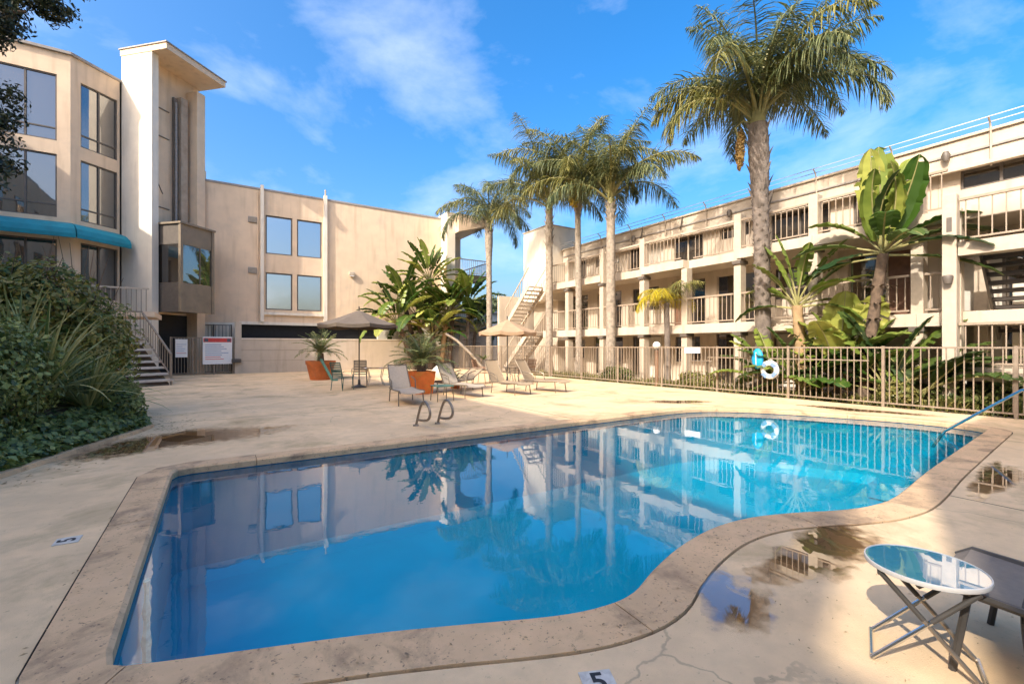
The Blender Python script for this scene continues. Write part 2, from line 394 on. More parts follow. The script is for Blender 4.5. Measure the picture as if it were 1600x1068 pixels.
left = [Vector((-.44, 6.86)), Vector((-.49, 6.72)), Vector((-.485, 6)), Vector((-.475, 5)), Vector((-.465, 4)), Vector((-.455, 3.2)), Vector((-.45, 2.95)), Vector((-.43, 2.83))]
INNER = near + right[1:] + far + left
def offset(pts, d):
    N = len(pts); out = []
    for i in range(N):
        t = (pts[(i + 1) % N] - pts[i - 1]).normalized()
        out.append(pts[i] + Vector((t.y, -t.x)) * d)      # outline runs anticlockwise: outward is to the right of travel
    return out
OUTER = offset(INNER, .33)

# ------------------------------------------------------------------ ground, deck, pool
def ring_sheet(outer, inner, z, name, mat, joints=(), gap=.010):
    bm = bmesh.new()
    def loop(pts):
        vv = [bm.verts.new((p[0], p[1], z)) for p in pts]
        return [bm.edges.new((vv[i], vv[(i + 1) % len(vv)])) for i in range(len(vv))]
    ed = loop(outer) + (loop(inner) if inner else [])
    bmesh.ops.triangle_fill(bm, use_beauty=True, use_dissolve=False, edges=ed)
    for (p, d) in joints:
        nrm = Vector((d[1], -d[0], 0)).normalized(); c = Vector((p[0], p[1], z))
        for s in (-1, 1):
            bmesh.ops.bisect_plane(bm, geom=list(bm.verts) + list(bm.edges) + list(bm.faces), plane_co=c + nrm * gap * s, plane_no=nrm)
        kill = [f for f in bm.faces if abs((f.calc_center_median() - c).dot(nrm)) < gap * .9]
        bmesh.ops.delete(bm, geom=kill, context='FACES')
    bmesh.ops.recalc_face_normals(bm, faces=list(bm.faces))
    me = bpy.data.meshes.new(name); bm.to_mesh(me); bm.free(); me.materials.append(M(mat))
    if me.polygons and me.polygons[0].normal.z < 0: me.flip_normals()
    return inst(me, name)
def rect(x0, x1, y0, y1): return [(x0, y0), (x1, y0), (x1, y1), (x0, y1)]
structure(ring_sheet(rect(-500, 500, -500, 500), rect(-13, 13.5, -18, 29), -.12, 'ground', 'asphalt'))
structure(ring_sheet(rect(13.6, 15.75, -6, 30.5), None, -.03, 'planter_bed', 'ground_soil'))
JO = [((1.2, 1.8), (.28, -1)), ((2.0, 1.5), (.75, -.9)), ((0, 11.2), (1, 0)), ((0, 15.6), (1, 0)), ((0, 20.4), (1, 0)), ((0, 25.2), (1, 0)), ((6.2, 0), (0, 1)), ((10.6, 0), (0, 1)), ((-3.3, 0), (0, 1)), ((0, -1.1), (1, 0))]
deck = structure(ring_sheet(rect(-13.5, 13.95, -18.5, 30.6), OUTER, 0.0, 'pool_deck', 'deck', JO[2:]))
base = structure(ring_sheet(rect(-13.4, 13.9, -18.4, 30.5), OUTER, -.012, 'deck_bedding', 'joint_dirt'))
# coping, laid in lengths with open joints
N = len(INNER); L = [0.0]
for i in range(N): L.append(L[-1] + (INNER[(i + 1) % N] - INNER[i]).length)
coping = structure(empty('pool_coping', (0, 0, 0)))
pieces = 13; start = 0
idx = []
for k in range(pieces + 1):
    tgt = L[-1] * k / pieces; idx.append(min(range(N + 1), key=lambda i: abs(L[i] - tgt)))
OUT2 = offset(INNER, .317)
NOSE = offset(INNER, .025); DROP = offset(INNER, .0)
for k in range(pieces):
    b = B(); i0, i1 = idx[k], idx[k + 1]
    vs = []; fs = []; m = 6
    for i in range(i0, i1 + 1):
        j = i % N
        sh = Vector((0, 0))
        if i == i0 and i1 > i0: sh = (INNER[(i + 1) % N] - INNER[j]).normalized() * .004
        if i == i1: sh = (INNER[(i - 1) % N] - INNER[j]).normalized() * .004
        dz = .0015 * math.sin(i * 1.7)
        for P, z in ((DROP[j], -.075), (DROP[j], -.006), (NOSE[j], .014), (OUT2[j], .010 + dz), (OUT2[j], -.03), (OUT2[j], -.075)):
            vs.append((P.x + sh.x, P.y + sh.y, z))
    n = i1 - i0 + 1
    for i in range(n - 1):
        for c in range(m): fs.append((i * m + c, i * m + (c + 1) % m, (i + 1) * m + (c + 1) % m, (i + 1) * m + c))
    fs += [tuple(range(m)), tuple(range((n - 1) * m, n * m))[::-1]]
    o = b.add(vs, fs).build('coping_stone', 'coping', coping)
# basin with tile band
b = B(); W = offset(INNER, .012)
b.add([(p.x, p.y, -.07) for p in W] + [(p.x, p.y, -.22) for p in W], [(i, N + i, N + (i + 1) % N, (i + 1) % N) for i in range(N)])
tb = structure(b.build('waterline_tiles', 'tile_band'))
b = B(); ins = offset(INNER, -.12)
b.add([(p.x, p.y, -.21) for p in W] + [(p.x, p.y, -1.25) for p in W] + [(p.x, p.y, -1.42) for p in ins],
      [(i, N + i, N + (i + 1) % N, (i + 1) % N) for i in range(N)] + [(N + i, 2 * N + i, 2 * N + (i + 1) % N, N + (i + 1) % N) for i in range(N)] + [tuple(range(2 * N, 3 * N))])
structure(b.build('pool_basin', 'pool_plaster'))
bm = bmesh.new(); vv = [bm.verts.new((p.x, p.y, -.085)) for p in offset(INNER, .006)]
bmesh.ops.triangle_fill(bm, use_beauty=True, edges=[bm.edges.new((vv[i], vv[(i + 1) % N])) for i in range(N)])
me = bpy.data.meshes.new('pool_water'); bm.to_mesh(me); bm.free(); me.materials.append(M('water'))
if me.polygons[0].normal.z < 0: me.flip_normals()
structure(inst(me, 'pool_water'))
stp_ = structure(empty('pool_steps', (11.2, 3.2, -1.4)))
for k in range(4):
    B().prism([(11.95 - .05 - (k + 1) * .34, 2.42), (11.9, 2.42), (11.9, 3.7), (11.95 - .05 - (k + 1) * .34, 3.7)], -1.4, -.32 - k * .27).build('step', 'pool_plaster', stp_, world=True)
# puddles left on the deck
def puddle(c, rx, ry, rz, label, seed):
    rnd = random.Random(seed); n = 44; pts = []
    ph = [rnd.uniform(0, 6.3) for _ in range(5)]
    for i in range(n):
        t = 2 * math.pi * i / n
        k = 1 + .22 * math.sin(2 * t + ph[0]) + .14 * math.sin(3 * t + ph[1]) + .09 * math.sin(5 * t + ph[2]) + .06 * math.sin(9 * t + ph[3])
        x, y = rx * k * math.cos(t), ry * k * math.sin(t)
        pts.append((x * math.cos(rz) - y * math.sin(rz), x * math.sin(rz) + y * math.cos(rz), 0))
    b = B(); b.add([(0, 0, 0)] + pts, [(0, i + 1, (i + 1) % n + 1) for i in range(n)])
    o = b.build('puddle', 'puddle', loc=(c[0], c[1], .004))
    o.data.attributes.new('depth', 'FLOAT', 'POINT').data.foreach_set('value', [1.0] + [0.0] * n)
    tag(o, label, 'puddle', 'puddles on the deck'); return o
puddle((3.75, 1.60), .85, .34, R(0), 'shallow puddle along the inner bulge of the pool edge, mirroring the palm', 1)
puddle((2.55, 1.58), .40, .24, R(30), 'small blue-reflecting puddle at the near curve of the coping', 2)
puddle((-.55, 9.1), 1.5, 1.15, R(20), 'broad puddle at the foot of the planted bank', 3)
puddle((10.5, 8.0), .8, .5, R(-30), 'round puddle beyond the far pool edge near the fence', 4)
puddle((12.75, 4.6), .40, 1.4, R(8), 'long thin puddle between the pool end and the fence', 5)
puddle((7.4, 1.40), 1.5, .17, R(4), 'narrow wet streak beside the pool edge near the handrail', 6)

# ------------------------------------------------------------------ left apartment building (tower, bay, back wing)
s7 = math.sqrt(.5); E1 = (s7, s7); NN = (s7, -s7); E2 = (-s7, s7)
LB = (0.0, 31.0, 0.0)
lb = thing('apartment_building', 'peach stucco apartment building with stair tower, teal awnings and a blank back wing', 'building', LB)
def lbp(bb, name, mat, parent=None, **k):
    if parent is None: return bb.build(name, mat, lb, world=True, **k)
    return bb.build(name, mat, parent, **k)
T0 = (-2.94, 28.56); FT = (T0, E1, NN)            # tower frame: a along its open side, b outward
# back wing walls around the openings (front face at y = 31)
bx = B()
X0, X1, WT = -1.4, 13.6, 10.85
bx.box(X0, X1, 31.25, 40, 0, WT)
lbp(bx, 'wall_core', 'stucco')
wins = [(2.26, 3.72, 7.10, 9.42), (3.98, 5.42, 7.10, 9.42), (2.26, 3.72, 3.74, 5.98), (3.98, 5.42, 3.74, 5.98)]
bx = B()
bx.box(X0, 2.26, 31.0, 31.248, 2.9, WT); bx.box(5.42, X1, 31.0, 31.248, 2.9, WT)
bx.box(2.26, 5.42, 31.0, 31.248, 9.42, WT); bx.box(2.26, 5.42, 31.0, 31.248, 5.98, 7.10); bx.box(2.26, 5.42, 31.0, 31.248, 2.9, 3.74)
bx.box(3.72, 3.98, 31.0, 31.248, 7.10, 9.42); bx.box(3.72, 3.98, 31.0, 31.248, 3.74, 5.98)
lbp(bx, 'wall', 'stucco')
for q_ in ((X0, .9, 30.9), (8.97, 10.3, 30.93), (10.302, X1, 31.0)): lbp(B().box(q_[0], q_[1], q_[2], 31.248, 0, 2.898), 'garage_pier', 'stucco_white')
bx = B(); bx.box(.9, 8.97, 31.2, 31.24, 0, 2.898); lbp(bx, 'garage_shade_panel', 'void_shade')  # flat sheet, the garage's inner shade put into its colour
bx = B(); bx.box(.9, 8.97, 30.95, 31.198, 2.82, 2.99); lbp(bx, 'lintel', 'stucco_white')
for (a, c, z0, z1) in wins:
    f = B(); t = .07
    f.box(a, c, 31.05, 31.2, z0, z0 + t).box(a, c, 31.05, 31.2, z1 - t, z1).box(a, a + t, 31.05, 31.2, z0 + t, z1 - t).box(c - t, c, 31.05, 31.2, z0 + t, z1 - t)
    w = lbp(f, 'window', 'bronze_frame')
    g = B(); g.box(a + t, c - t, 31.12, 31.15, z0 + t, z1 - t); lbp(g, 'pane', 'glass_sky', w)
for xa, xb in ((1.98, 2.16), (5.52, 5.72)):
    lbp(B().box(xa, xb, 30.82, 30.998, 2.99, WT + .28), 'pilaster', 'stucco_white')
lbp(B().box(2.16, 5.52, 30.86, 30.998, 3.42, 3.58), 'sill_band', 'stucco_white')
lbp(B().box(X0 - .05, X1 + .1, 30.96, 40.1, WT + .002, WT + .12), 'roof_cap', 'pipe_grey')
for z in (8.85, 5.85):
    v = B(); v.box(1.35, 1.8, 30.93, 30.998, z, z + .34)
    vo = lbp(v, 'vent', 'pipe_grey')
    for k in range(4): lbp(B().box(1.39, 1.76, 30.90, 30.928, z + .04 + k * .075, z + .075 + k * .075), 'louvre', 'cream_paint', vo)
lm = B(); lm.box(7.08, 7.42, 30.78, 30.998, 6.18, 6.42); lmp = lbp(lm, 'wall_lamp', 'cream_paint', bevel=.03)
lbp(B().box(7.12, 7.38, 30.80, 30.96, 6.12, 6.178), 'lens', 'globe_white', lmp)
lbp(B().tube([(1.85, 30.95, 3.0), (1.85, 30.95, 10.7)], .035), 'downpipe', 'stucco')
lbp(B().tube([(5.62, 30.9, 11.1), (5.62, 30.9, 11.5)], .05), 'roof_vent', 'cream_paint')
# end pier and balconies
lbp(B().box(13.62, 14.25, 29.9, 40, 0, 11.15), 'end_pier', 'stucco_white')
for z in (3.3, 6.75):
    sl = B(); sl.add([(14.25, 29.6, z), (17.2, 29.6, z), (17.2, 36, z), (14.25, 36, z), (14.25, 29.8, z - .5), (16.7, 30.1, z - .32), (16.7, 36, z - .32), (14.25, 36, z - .5)],
                     [(0, 1, 2, 3), (4, 7, 6, 5), (0, 4, 5, 1), (1, 5, 6, 2), (2, 6, 7, 3), (3, 7, 4, 0)])
    lbp(sl, 'balcony_slab', 'stucco')
    rl = B(); rl.bar((14.3, 29.7, z + 1.1), (17.1, 29.7, z + 1.1), .06); rl.bar((17.1, 29.7, z + 1.1), (17.1, 35, z + 1.1), .06); rl.bar((14.3, 29.7, z + .1), (17.1, 29.7, z + .1), .04)
    ro = lbp(rl, 'railing', 'fence_paint')
    me = B().box(-.014, .014, -.014, .014, 0, 1.0).mesh('baluster', 'fence_paint')
    for k in range(18): inst(me, 'baluster', ro, loc=(14.4 + k * .155, 29.7, z + .1))
    for k in range(12): inst(me, 'baluster', ro, loc=(17.1, 29.9 + k * .3, z + .1))
lbp(B().box(14.25, 16.2, 33.0, 40, 0, 10.2), 'balcony_back_wall', 'stucco')
ov = B(); ov.add([(14.25, 29.3, 11.0), (16.95, 29.3, 10.95), (16.95, 40, 10.95), (14.25, 40, 11.0), (14.25, 29.3, 9.7), (16.95, 29.3, 10.5), (16.95, 40, 10.5), (14.25, 40, 9.7)],
                 [(0, 1, 2, 3), (4, 7, 6, 5), (0, 4, 5, 1), (1, 5, 6, 2), (2, 6, 7, 3), (3, 7, 4, 0)])
lbp(ov, 'roof_overhang', 'stucco')
for z in (3.4, 6.85):
    d = lbp(B().box(14.5, 15.5, 32.93, 32.998, z, z + 2.2), 'balcony_door', 'bronze_frame'); lbp(B().box(14.56, 15.44, 32.9, 32.928, z + .1, z + 2.1), 'pane', 'glass_dark', d)
# tower
TZ = 16.14
lbp(B().fbox(FT, .08, .42, -1.9, 0, 0, TZ), 'tower_fin', 'stucco_white')
lbp(B().fbox(FT, .422, 3.35, -2.2, -.75, 0, TZ), 'tower_wall', 'stucco')
lbp(B().fbox(FT, 2.62, 3.12, -.75, -.02, 0, TZ - .6), 'tower_pier', 'stucco')
lbp(B().fbox(FT, 2.02, 2.40, -.748, -.40, 7.4, TZ - 1.2), 'duct_column', 'duct_tan')
lbp(B().fbox(FT, 1.78, 1.96, -.748, -.62, 7.4, TZ - 1.3), 'dark_slot', 'seam')
lbp(B().tube([(T0[0] + s7 * (1.8 - .5), T0[1] + s7 * (1.8 + .5), z) for z in (7.4, TZ - 1.6)], .06, 10), 'downpipe', 'pipe_grey', smooth=True)
cnp = lbp(B().fbox(FT, .05, 3.55, -1.95, .92, TZ + .002, TZ + .30), 'tower_canopy', 'stucco')
lbp(B().fbox(FT, .0, 3.60, -2.0, .97, TZ + .302, TZ + .36), 'roof_edge', 'pipe_grey', cnp)
for z in (13.9, 12.45, 8.75):
    lbp(B().fbox(FT, .43, 1.6, -.749, -.70, z, z + .05), 'panel_seam', 'seam')
for (z0, z1) in ((9.7, 12.3), (7.4, 8.7)):
    lbp(B().fbox(FT, .72, .76, -.749, -.71, z0, z1), 'panel_seam', 'seam')
lbp(B().bar((T0[0] + s7 * (.55 - .72), T0[1] + s7 * (.55 + .72), 10.8), (T0[0] + s7 * (1.25 - .72), T0[1] + s7 * (1.25 + .72), 9.5), .03), 'cable', 'seam')
for z in (12.0, 11.4, 8.3):
    lbp(B().fbox(FT, .54, .62, -.749, -.68, z, z + .14), 'bracket', 'dark_metal')
lbp(B().fbox(FT, 3.12, 3.5, -.9, -.35, 10.8, 11.5), 'roof_box', 'stucco')
# brown glazed lobby bay hung on the tower
def q(a, b_): return (T0[0] + s7 * (a + b_), T0[1] + s7 * (a - b_))
A0, A1, BO, Z0, Z1 = .52, 2.35, 1.25, 3.25, 7.65
bay = lbp(B().fbox(FT, A0 + .1, A1 - .1, -.7, BO - .12, Z0 + .06, Z0 + .16).fbox(FT, A0 + .1, A1 - .1, -.7, BO - .12, Z1 - .16, Z1 - .06), 'lobby_bay', 'interior')
fr = B()
for (a, b_) in ((A0, BO), (A1, BO), (A0, -.6)): fr.fbox(FT, a - .07, a + .07, b_ - .07, b_ + .07, Z0, Z1)
lbp(fr, 'corner_post', 'brown_panel', bay)
for (z0, z1) in ((Z0, 4.72), (6.65, Z1)):
    lbp(B().fbox(FT, A0 + .07, A1 - .07, BO - .05, BO + .02, z0, z1), 'spandrel', 'brown_panel', bay)
    lbp(B().fbox(FT, A0 - .03, A0 + .05, -.6, BO - .07, z0, z1), 'spandrel', 'bronze_frame', bay)
lbp(B().fbox(FT, A0 + .09, A1 - .07, BO - .03, BO - .01, 4.74, 6.63), 'pane', 'glass_bronze', bay)
lbp(B().fbox(FT, A0 - .01, A0 + .01, -.5, BO - .07, 4.74, 6.63), 'pane', 'glass_dark', bay)
lbp(B().fbox(FT, A0 + 1.05, A0 + 1.11, BO - .06, BO + .01, 4.74, 6.63), 'mullion', 'bronze_frame', bay)
lbp(B().fbox(FT, A0 - .12, A1 + .12, -.7, BO + .12, Z1 + .002, Z1 + .1), 'bay_roof', 'brown_panel', bay)
# bay wing: facet B (45 deg) and facet A (facing the pool), then the added west wing
TB = (T0[0] + E2[0] * 1.91 - .32 * s7 * 0, T0[1] + E2[1] * 1.91)
FB = (TB, (-s7, -s7), (s7, -s7)); LBF = 2.13        # a runs from the tower to the corner, b outward
PC = (TB[0] - s7 * LBF, TB[1] - s7 * LBF)
FA = (PC, (-1, 0), (0, -1)); LAF = 7.1
WZ = 14.8
def faceted_wall(F, length, cols, rows, mat, gap=.25, base=2.6):
    """wall of a facet cut round its windows; each window a part with frame, transom and panes"""
    xs = [0.0] + [e for c in cols for e in c] + [length]
    w = B()
    for i in range(0, len(xs), 2): w.fbox(F, xs[i], xs[i + 1], -gap, 0, 0, WZ)
    for (a, c) in cols:
        zz = [0.0] + [e for r in rows for e in r] + [WZ]
        for i in range(0, len(zz), 2): w.fbox(F, a, c, -gap, 0, zz[i], zz[i + 1])
    lbp(w, 'wall', mat)
    for (a, c) in cols:
        for (z0, z1) in rows:
            t = .06; f = B()
            f.fbox(F, a, c, -.16, -.05, z0, z0 + t).fbox(F, a, c, -.16, -.05, z1 - t, z1).fbox(F, a, a + t, -.16, -.05, z0 + t, z1 - t).fbox(F, c - t, c, -.16, -.05, z0 + t, z1 - t)
            mid = a + (c - a) * .5
            f.fbox(F, mid - .035, mid + .035, -.16, -.05, z0 + t, z1 - t); f.fbox(F, a + t, c - t, -.155, -.055, z0 + .55, z0 + .61)
            wo_ = lbp(f, 'window', 'bronze_frame')
            for (p0, p1) in ((a + t, mid - .035), (mid + .035, c - t)):
                lbp(B().fbox(F, p0, p1, -.12, -.10, z0 + t, z0 + .55), 'pane', 'glass_bronze', wo_)
                lbp(B().fbox(F, p0, p1, -.12, -.10, z0 + .61, z1 - t), 'pane', 'glass_bronze', wo_)
ROWS = [(3.8, 6.35), (7.35, 10.2), (10.8, 13.8)]
faceted_wall(FB, LBF, [(.10, 1.72)], ROWS, 'stucco')
faceted_wall(FA, LAF, [(.45, 2.5), (3.3, 5.3)], ROWS, 'stucco')
lbp(B().prism([(TB[0] - .18, TB[1] + .18), (PC[0] - .1, PC[1] + .26), (PC[0] - LAF, PC[1] + .26), (PC[0] - LAF, 40), (-2, 40), (-2, 32.2)], 0.05, WZ - .05), 'wall_core', 'interior')
lbp(B().prism([(TB[0] - .02, TB[1] - .08), (PC[0] + .05, PC[1] - .12), (PC[0] - LAF, PC[1] - .12), (PC[0] - LAF, 40), (-2, 40), (-2, 32.2)], WZ + .002, WZ + .12), 'roof_cap', 'pipe_grey')
# awnings follow the facets
def awning(F, a0, a1, m0, m1):
    prof = [(0, 7.15), (.30, 7.08), (.62, 6.95), (.86, 6.75), (.95, 6.52), (.95, 6.34), (.90, 6.34), (.0, 6.98)]
    o, ea, eb = F; vs = []; n = len(prof)
    for (a, m) in ((a0, m0), (a1, m1)):
        for (b_, z) in prof:
            aa = a + m * b_; vs.append((o[0] + ea[0] * aa + eb[0] * (b_ + .004), o[1] + ea[1] * aa + eb[1] * (b_ + .004), z))
    return lbp(B().add(vs, [tuple(range(n)), tuple(range(n, 2 * n))[::-1]] + [(i, n + i, n + (i + 1) % n, (i + 1) % n) for i in range(n)]), 'awning', 'awning')
awning(FB, .15, LBF - .01, 0, .40)
awning(FA, .01, 6.6, -.40, 0)
# unseen west wing, added past the camera and stepped to shade the near deck
ww = B(); ww.box(-16.5, -12.9, -4.1, 28.3, 0, WZ); ww.box(-16.5, -12.9, -24, -4.102, 0, 12.2)
lbp(ww, 'added_west_wing', 'stucco')
lbp(B().box(-16.6, -12.87, -4.15, 28.3, WZ + .002, WZ + .12), 'roof_cap', 'pipe_grey')
for k in range(8):  # windows on the added west wing
    for z in (3.8, 7.4, 10.8):
        if k > 6 and z > 10: continue
        w = lbp(B().box(-12.898, -12.86, 23.5 - k * 4.2, 25.5 - k * 4.2, z, z + 1.9), 'window', 'bronze_frame')
        lbp(B().box(-12.858, -12.84, 23.57 - k * 4.2, 24.46 - k * 4.2, z + .07, z + 1.83), 'pane', 'glass_bronze', w)
        lbp(B().box(-12.858, -12.84, 24.53 - k * 4.2, 25.43 - k * 4.2, z + .07, z + 1.83), 'pane', 'glass_bronze', w)
lbp(B().box(-11.7, -9.5, -16, -4.6, 0, WZ), 'added_south_wing', 'stucco')  # unseen south blocks, added to shade the near deck around a sun patch
lbp(B().box(-9.498, -3.0, -16, -3.6, 0, WZ), 'added_south_wing', 'stucco')
lbp(B().box(-9.55, -2.9, -16.1, -3.55, WZ + .002, WZ + .12), 'roof_cap', 'pipe_grey')
for k in range(2):  # windows on the added south wing
    for z in (3.8, 7.4, 10.8):
        w = lbp(B().box(-9.4 + k * 3.4, -7.4 + k * 3.4, -3.598, -3.56, z, z + 1.9), 'window', 'bronze_frame')
        lbp(B().box(-9.33 + k * 3.4, -7.47 + k * 3.4, -3.558, -3.54, z + .07, z + 1.83), 'pane', 'glass_bronze', w)
# flat panel with the shade below the tower put into its colour
lbp(B().fbox(FT, .43, 3.3, -.748, -.70, 0, 3.2), 'undercroft_shade', 'void_shade')
# low terrace wall
gw = thing('garden_wall', 'low cream stucco wall in front of the long black garage opening', 'wall', (5.5, 30.1, 0))
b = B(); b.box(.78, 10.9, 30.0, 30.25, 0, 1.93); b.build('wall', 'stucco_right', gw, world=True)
B().box(.74, 10.94, 29.97, 30.28, 1.932, 2.0).build('wall_cap', 'stucco_white', gw, world=True)
B().box(.66, .98, 29.93, 30.36, 0, 2.9).build('end_post', 'stucco_right', gw, world=True)
for z in (.7, 1.3): B().box(.98, 4.2, 29.993, 29.999, z, z + .012).build('groove', 'seam', gw, world=True)

# ------------------------------------------------------------------ right apartment building
rb = thing('gallery_building', 'long cream three storey building with open galleries, slim posts and roof railing', 'building', (16, 7, 0))
def rbp(bb, name, mat, parent=None, **k):
    if parent is None: return bb.build(name, mat, rb, world=True, **k)
    return bb.build(name, mat, parent, **k)
XW, XP = 17.1, 15.6
YE0, YE1 = -8.0, 20.8
POSTS = [4.35, 6.85, 9.3, 11.5, 13.65, 16.15, 18.75]
SL2, SL3, TOP = 2.37, 4.94, 7.10
rbp(B().box(XW + .25, 26, YE0, YE1, -.1, TOP - .1), 'wall_core', 'interior')
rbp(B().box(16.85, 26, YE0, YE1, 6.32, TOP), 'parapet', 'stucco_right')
rbp(B().box(16.78, 26, YE0 - .05, YE1 + .05, TOP + .002, TOP + .07), 'roof_cap', 'cream_paint')
rbp(B().box(16.80, 16.848, YE0, YE1, 6.70, 6.75), 'ledge', 'pipe_grey')
rbp(B().box(16.72, 16.848, YE0, YE1, 6.25, 6.33), 'ledge', 'cream_paint')
for sl, t in ((SL2, .34), (SL3, .32)):
    ys = [YE0] + POSTS + [YE1]
    for i in range(len(ys) - 1):
        edge = 15.38 + (.35 if (sl == SL3 and i in (3, 5)) else 0)
        rbp(B().box(edge, XW, ys[i] + .004, ys[i + 1] - .004, sl - t, sl), 'gallery_slab', 'stucco_right')
rbp(B().box(15.38, XW, 3.4, YE1, -.14, -.01), 'ground_slab', 'stucco_right')
for i, y in enumerate(POSTS):
    top = 6.2 if i not in (3,) else 4.6
    po = rbp(B().box(XP - .17, XP + .17, y - .13, y + .13, -.1, top), 'post', 'cream_paint', bevel=.012)
    for z in (2.02, 4.55):
        if z < top - .2: rbp(B().box(XP - .24, XP + .24, y - .16, y + .16, z - .12, z), 'bracket', 'bronze_frame', po)
# wall per storey and bay with its openings
rnd = random.Random(3)
ys = [YE0, -5.6, -3.1, -.6, 1.9] + POSTS + [YE1]
def bay_wall(y0, y1, z0, z1, kind):
    w = B(); h = z1 - z0
    if kind == 'door': o0, o1, oz0, oz1 = y0 + .30, y0 + .30 + min(1.75, (y1 - y0) * .72), z0 + .02, z0 + 2.02
    elif kind == 'window': o0, o1, oz0, oz1 = y0 + .45, y1 - .45, z0 + .85, z0 + 1.95
    else: o0, o1, oz0, oz1 = y0 + .2, y1 - .3, z0 + .02, z0 + 2.06
    w.box(XW, XW + .248, y0, o0, z0, z1).box(XW, XW + .248, o1, y1, z0, z1).box(XW, XW + .248, o0, o1, oz1, z1).box(XW, XW + .248, o0, o1, z0, oz0)
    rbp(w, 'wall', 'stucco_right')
    t = .05; f = B()
    f.box(XW + .05, XW + .14, o0, o1, oz0, oz0 + t).box(XW + .05, XW + .14, o0, o1, oz1 - t, oz1).box(XW + .05, XW + .14, o0, o0 + t, oz0 + t, oz1 - t).box(XW + .05, XW + .14, o1 - t, o1, oz0 + t, oz1 - t)
    m = (o0 + o1) / 2; f.box(XW + .05, XW + .14, m - .03, m + .03, oz0 + t, oz1 - t)
    name = 'sliding_door' if kind != 'window' else 'window'
    wo_ = rbp(f, name, 'bronze_frame' if rnd.random() < .7 else 'cream_paint')
    for (p0, p1) in ((o0 + t, m - .03), (m + .03, o1 - t)):
        r_ = rnd.random(); mat = 'glass_dark' if r_ < .62 else ('blind' if r_ < .78 else 'door_brown' if r_ < .86 else 'glass_bronze')
        rbp(B().box(XW + .08, XW + .10, p0, p1, oz0 + t, oz1 - t), 'pane' if 'glass' in mat else 'panel', mat, wo_)
for lvl, (z0, z1) in enumerate(((-.01, SL2 - .34), (SL2, SL3 - .32), (SL3, 6.32))):
    for i in range(len(ys) - 1):
        k = ['door', 'window', 'wide'][(i * 2 + lvl) % 3]
        bay_wall(ys[i] + .003, ys[i + 1] - .003, z0 + .002, z1 - .002, k)
# gallery railings
bal = B().box(-.011, .011, -.011, .011, 0, .92).mesh('baluster', 'rail_paint')
def railing(x, y0, y1, z, add, step=.17):
    r = B(); r.box(x - .045, x + .045, y0, y1, z + .99, z + 1.05); r.box(x - .02, x + .02, y0, y1, z + .07, z + .11)
    ro = add(r, 'railing', 'rail_paint')
    n = max(1, int((y1 - y0) / step))
    for k in range(n): inst(bal, 'baluster', ro, loc=(x, y0 + (k + .5) * (y1 - y0) / n, z + .08))
    return ro
for sl in (SL2, SL3):
    yy = [3.6] + POSTS + [YE1]
    for i in range(len(yy) - 1):
        x = 15.46 + (.35 if (sl == SL3 and i in (3, 5)) else 0)
        railing(x, yy[i] + .16, yy[i + 1] - .16, sl, rbp)
# horizontal tie rails between the tall posts, and the roof railing
rbp(B().box(15.56, 15.64, POSTS[0], POSTS[-1], 5.98, 6.05), 'tie_rail', 'cream_paint')
for k in range(14):
    y = YE0 + 1 + k * 2.05
    p = rbp(B().tube([(16.83, y, TOP - .9), (16.80, y, TOP - .3), (16.78, y, TOP + .08), (16.72, y, TOP + .2), (16.58, y, TOP + .3)], .022, 6), 'roof_rail_bracket', 'cream_paint', smooth=True)
for (x, z) in ((16.72, TOP + .2), (16.58, TOP + .3)):
    rbp(B().tube([(x, YE0, z), (x, YE1, z)], .012, 5), 'roof_wire', 'steel')
for y, l in ((2.35, .9), (1.5, 1.0), (5.6, .6), (8.8, .5), (12.6, .5), (14.8, .5)):
    rbp(B().tube([(16.78, y, TOP + .02), (16.76, y + .03, TOP - .3), (16.79, y + .12, TOP - l)], .025, 6), 'conduit', 'bronze_frame', smooth=True)
for y in (4.1, .75, 10.4, 15.3):
    rbp(B().lathe([(.0, 0), (.06, .02), (.10, .18), (.06, .28), (0, .30)], 12, (16.72, y, 6.55)), 'flood_lamp', 'bronze_frame', smooth=True)
# white stair block at its far end
sb = rbp(B().box(15.9, 18.0, 20.9, 23.5, 4.2, 8.5), 'stair_block', 'stucco_white')
rbp(B().box(15.85, 18.05, 20.85, 23.55, 8.502, 8.56), 'block_cap', 'cream_paint', sb)
rbp(B().box(16.6, 18.0, 21.0, 23.4, -.1, 4.198), 'stair_wall', 'stucco_right')
rbp(B().box(14.3, 18.0, 23.8, 24.0, -.1, 4.6), 'stair_wall', 'stucco_right')

# ------------------------------------------------------------------ outdoor stairs
def stair_y(name, label, x0, x1, y0, z0, y1, z1, n, mat, post=True):
    t = thing(name, label, 'stairs', ((x0 + x1) / 2, y0, 0))
    tm = B().box(x0 - .02, x1 + .02, -.16, .16, -.05, 0).mesh('tread', mat)
    for k in range(n):
        f_ = (k + .5) / n; o = inst(tm, 'tread', t, loc=(-t.location.x, -t.location.y + y0 + (y1 - y0) * f_, z0 + (z1 - z0) * (k + 1) / n))
    for x in (x0, x1):
        B().bar((x, y0, z0), (x, y1, z1), .05, .26).build('stringer', 'stucco_right', t, world=True)
        B().bar((x, y0, z0 + 1.0), (x, y1, z1 + 1.0), .05).build('handrail', 'cream_paint', t, world=True)
        me = B().box(-.012, .012, -.012, .012, 0, .98).mesh('baluster', 'cream_paint')
        for k in range(n): f_ = (k + .5) / n; inst(me, 'baluster', t, loc=(-t.location.x + x, -t.location.y + y0 + (y1 - y0) * f_, z0 + (z1 - z0) * f_))
    return t
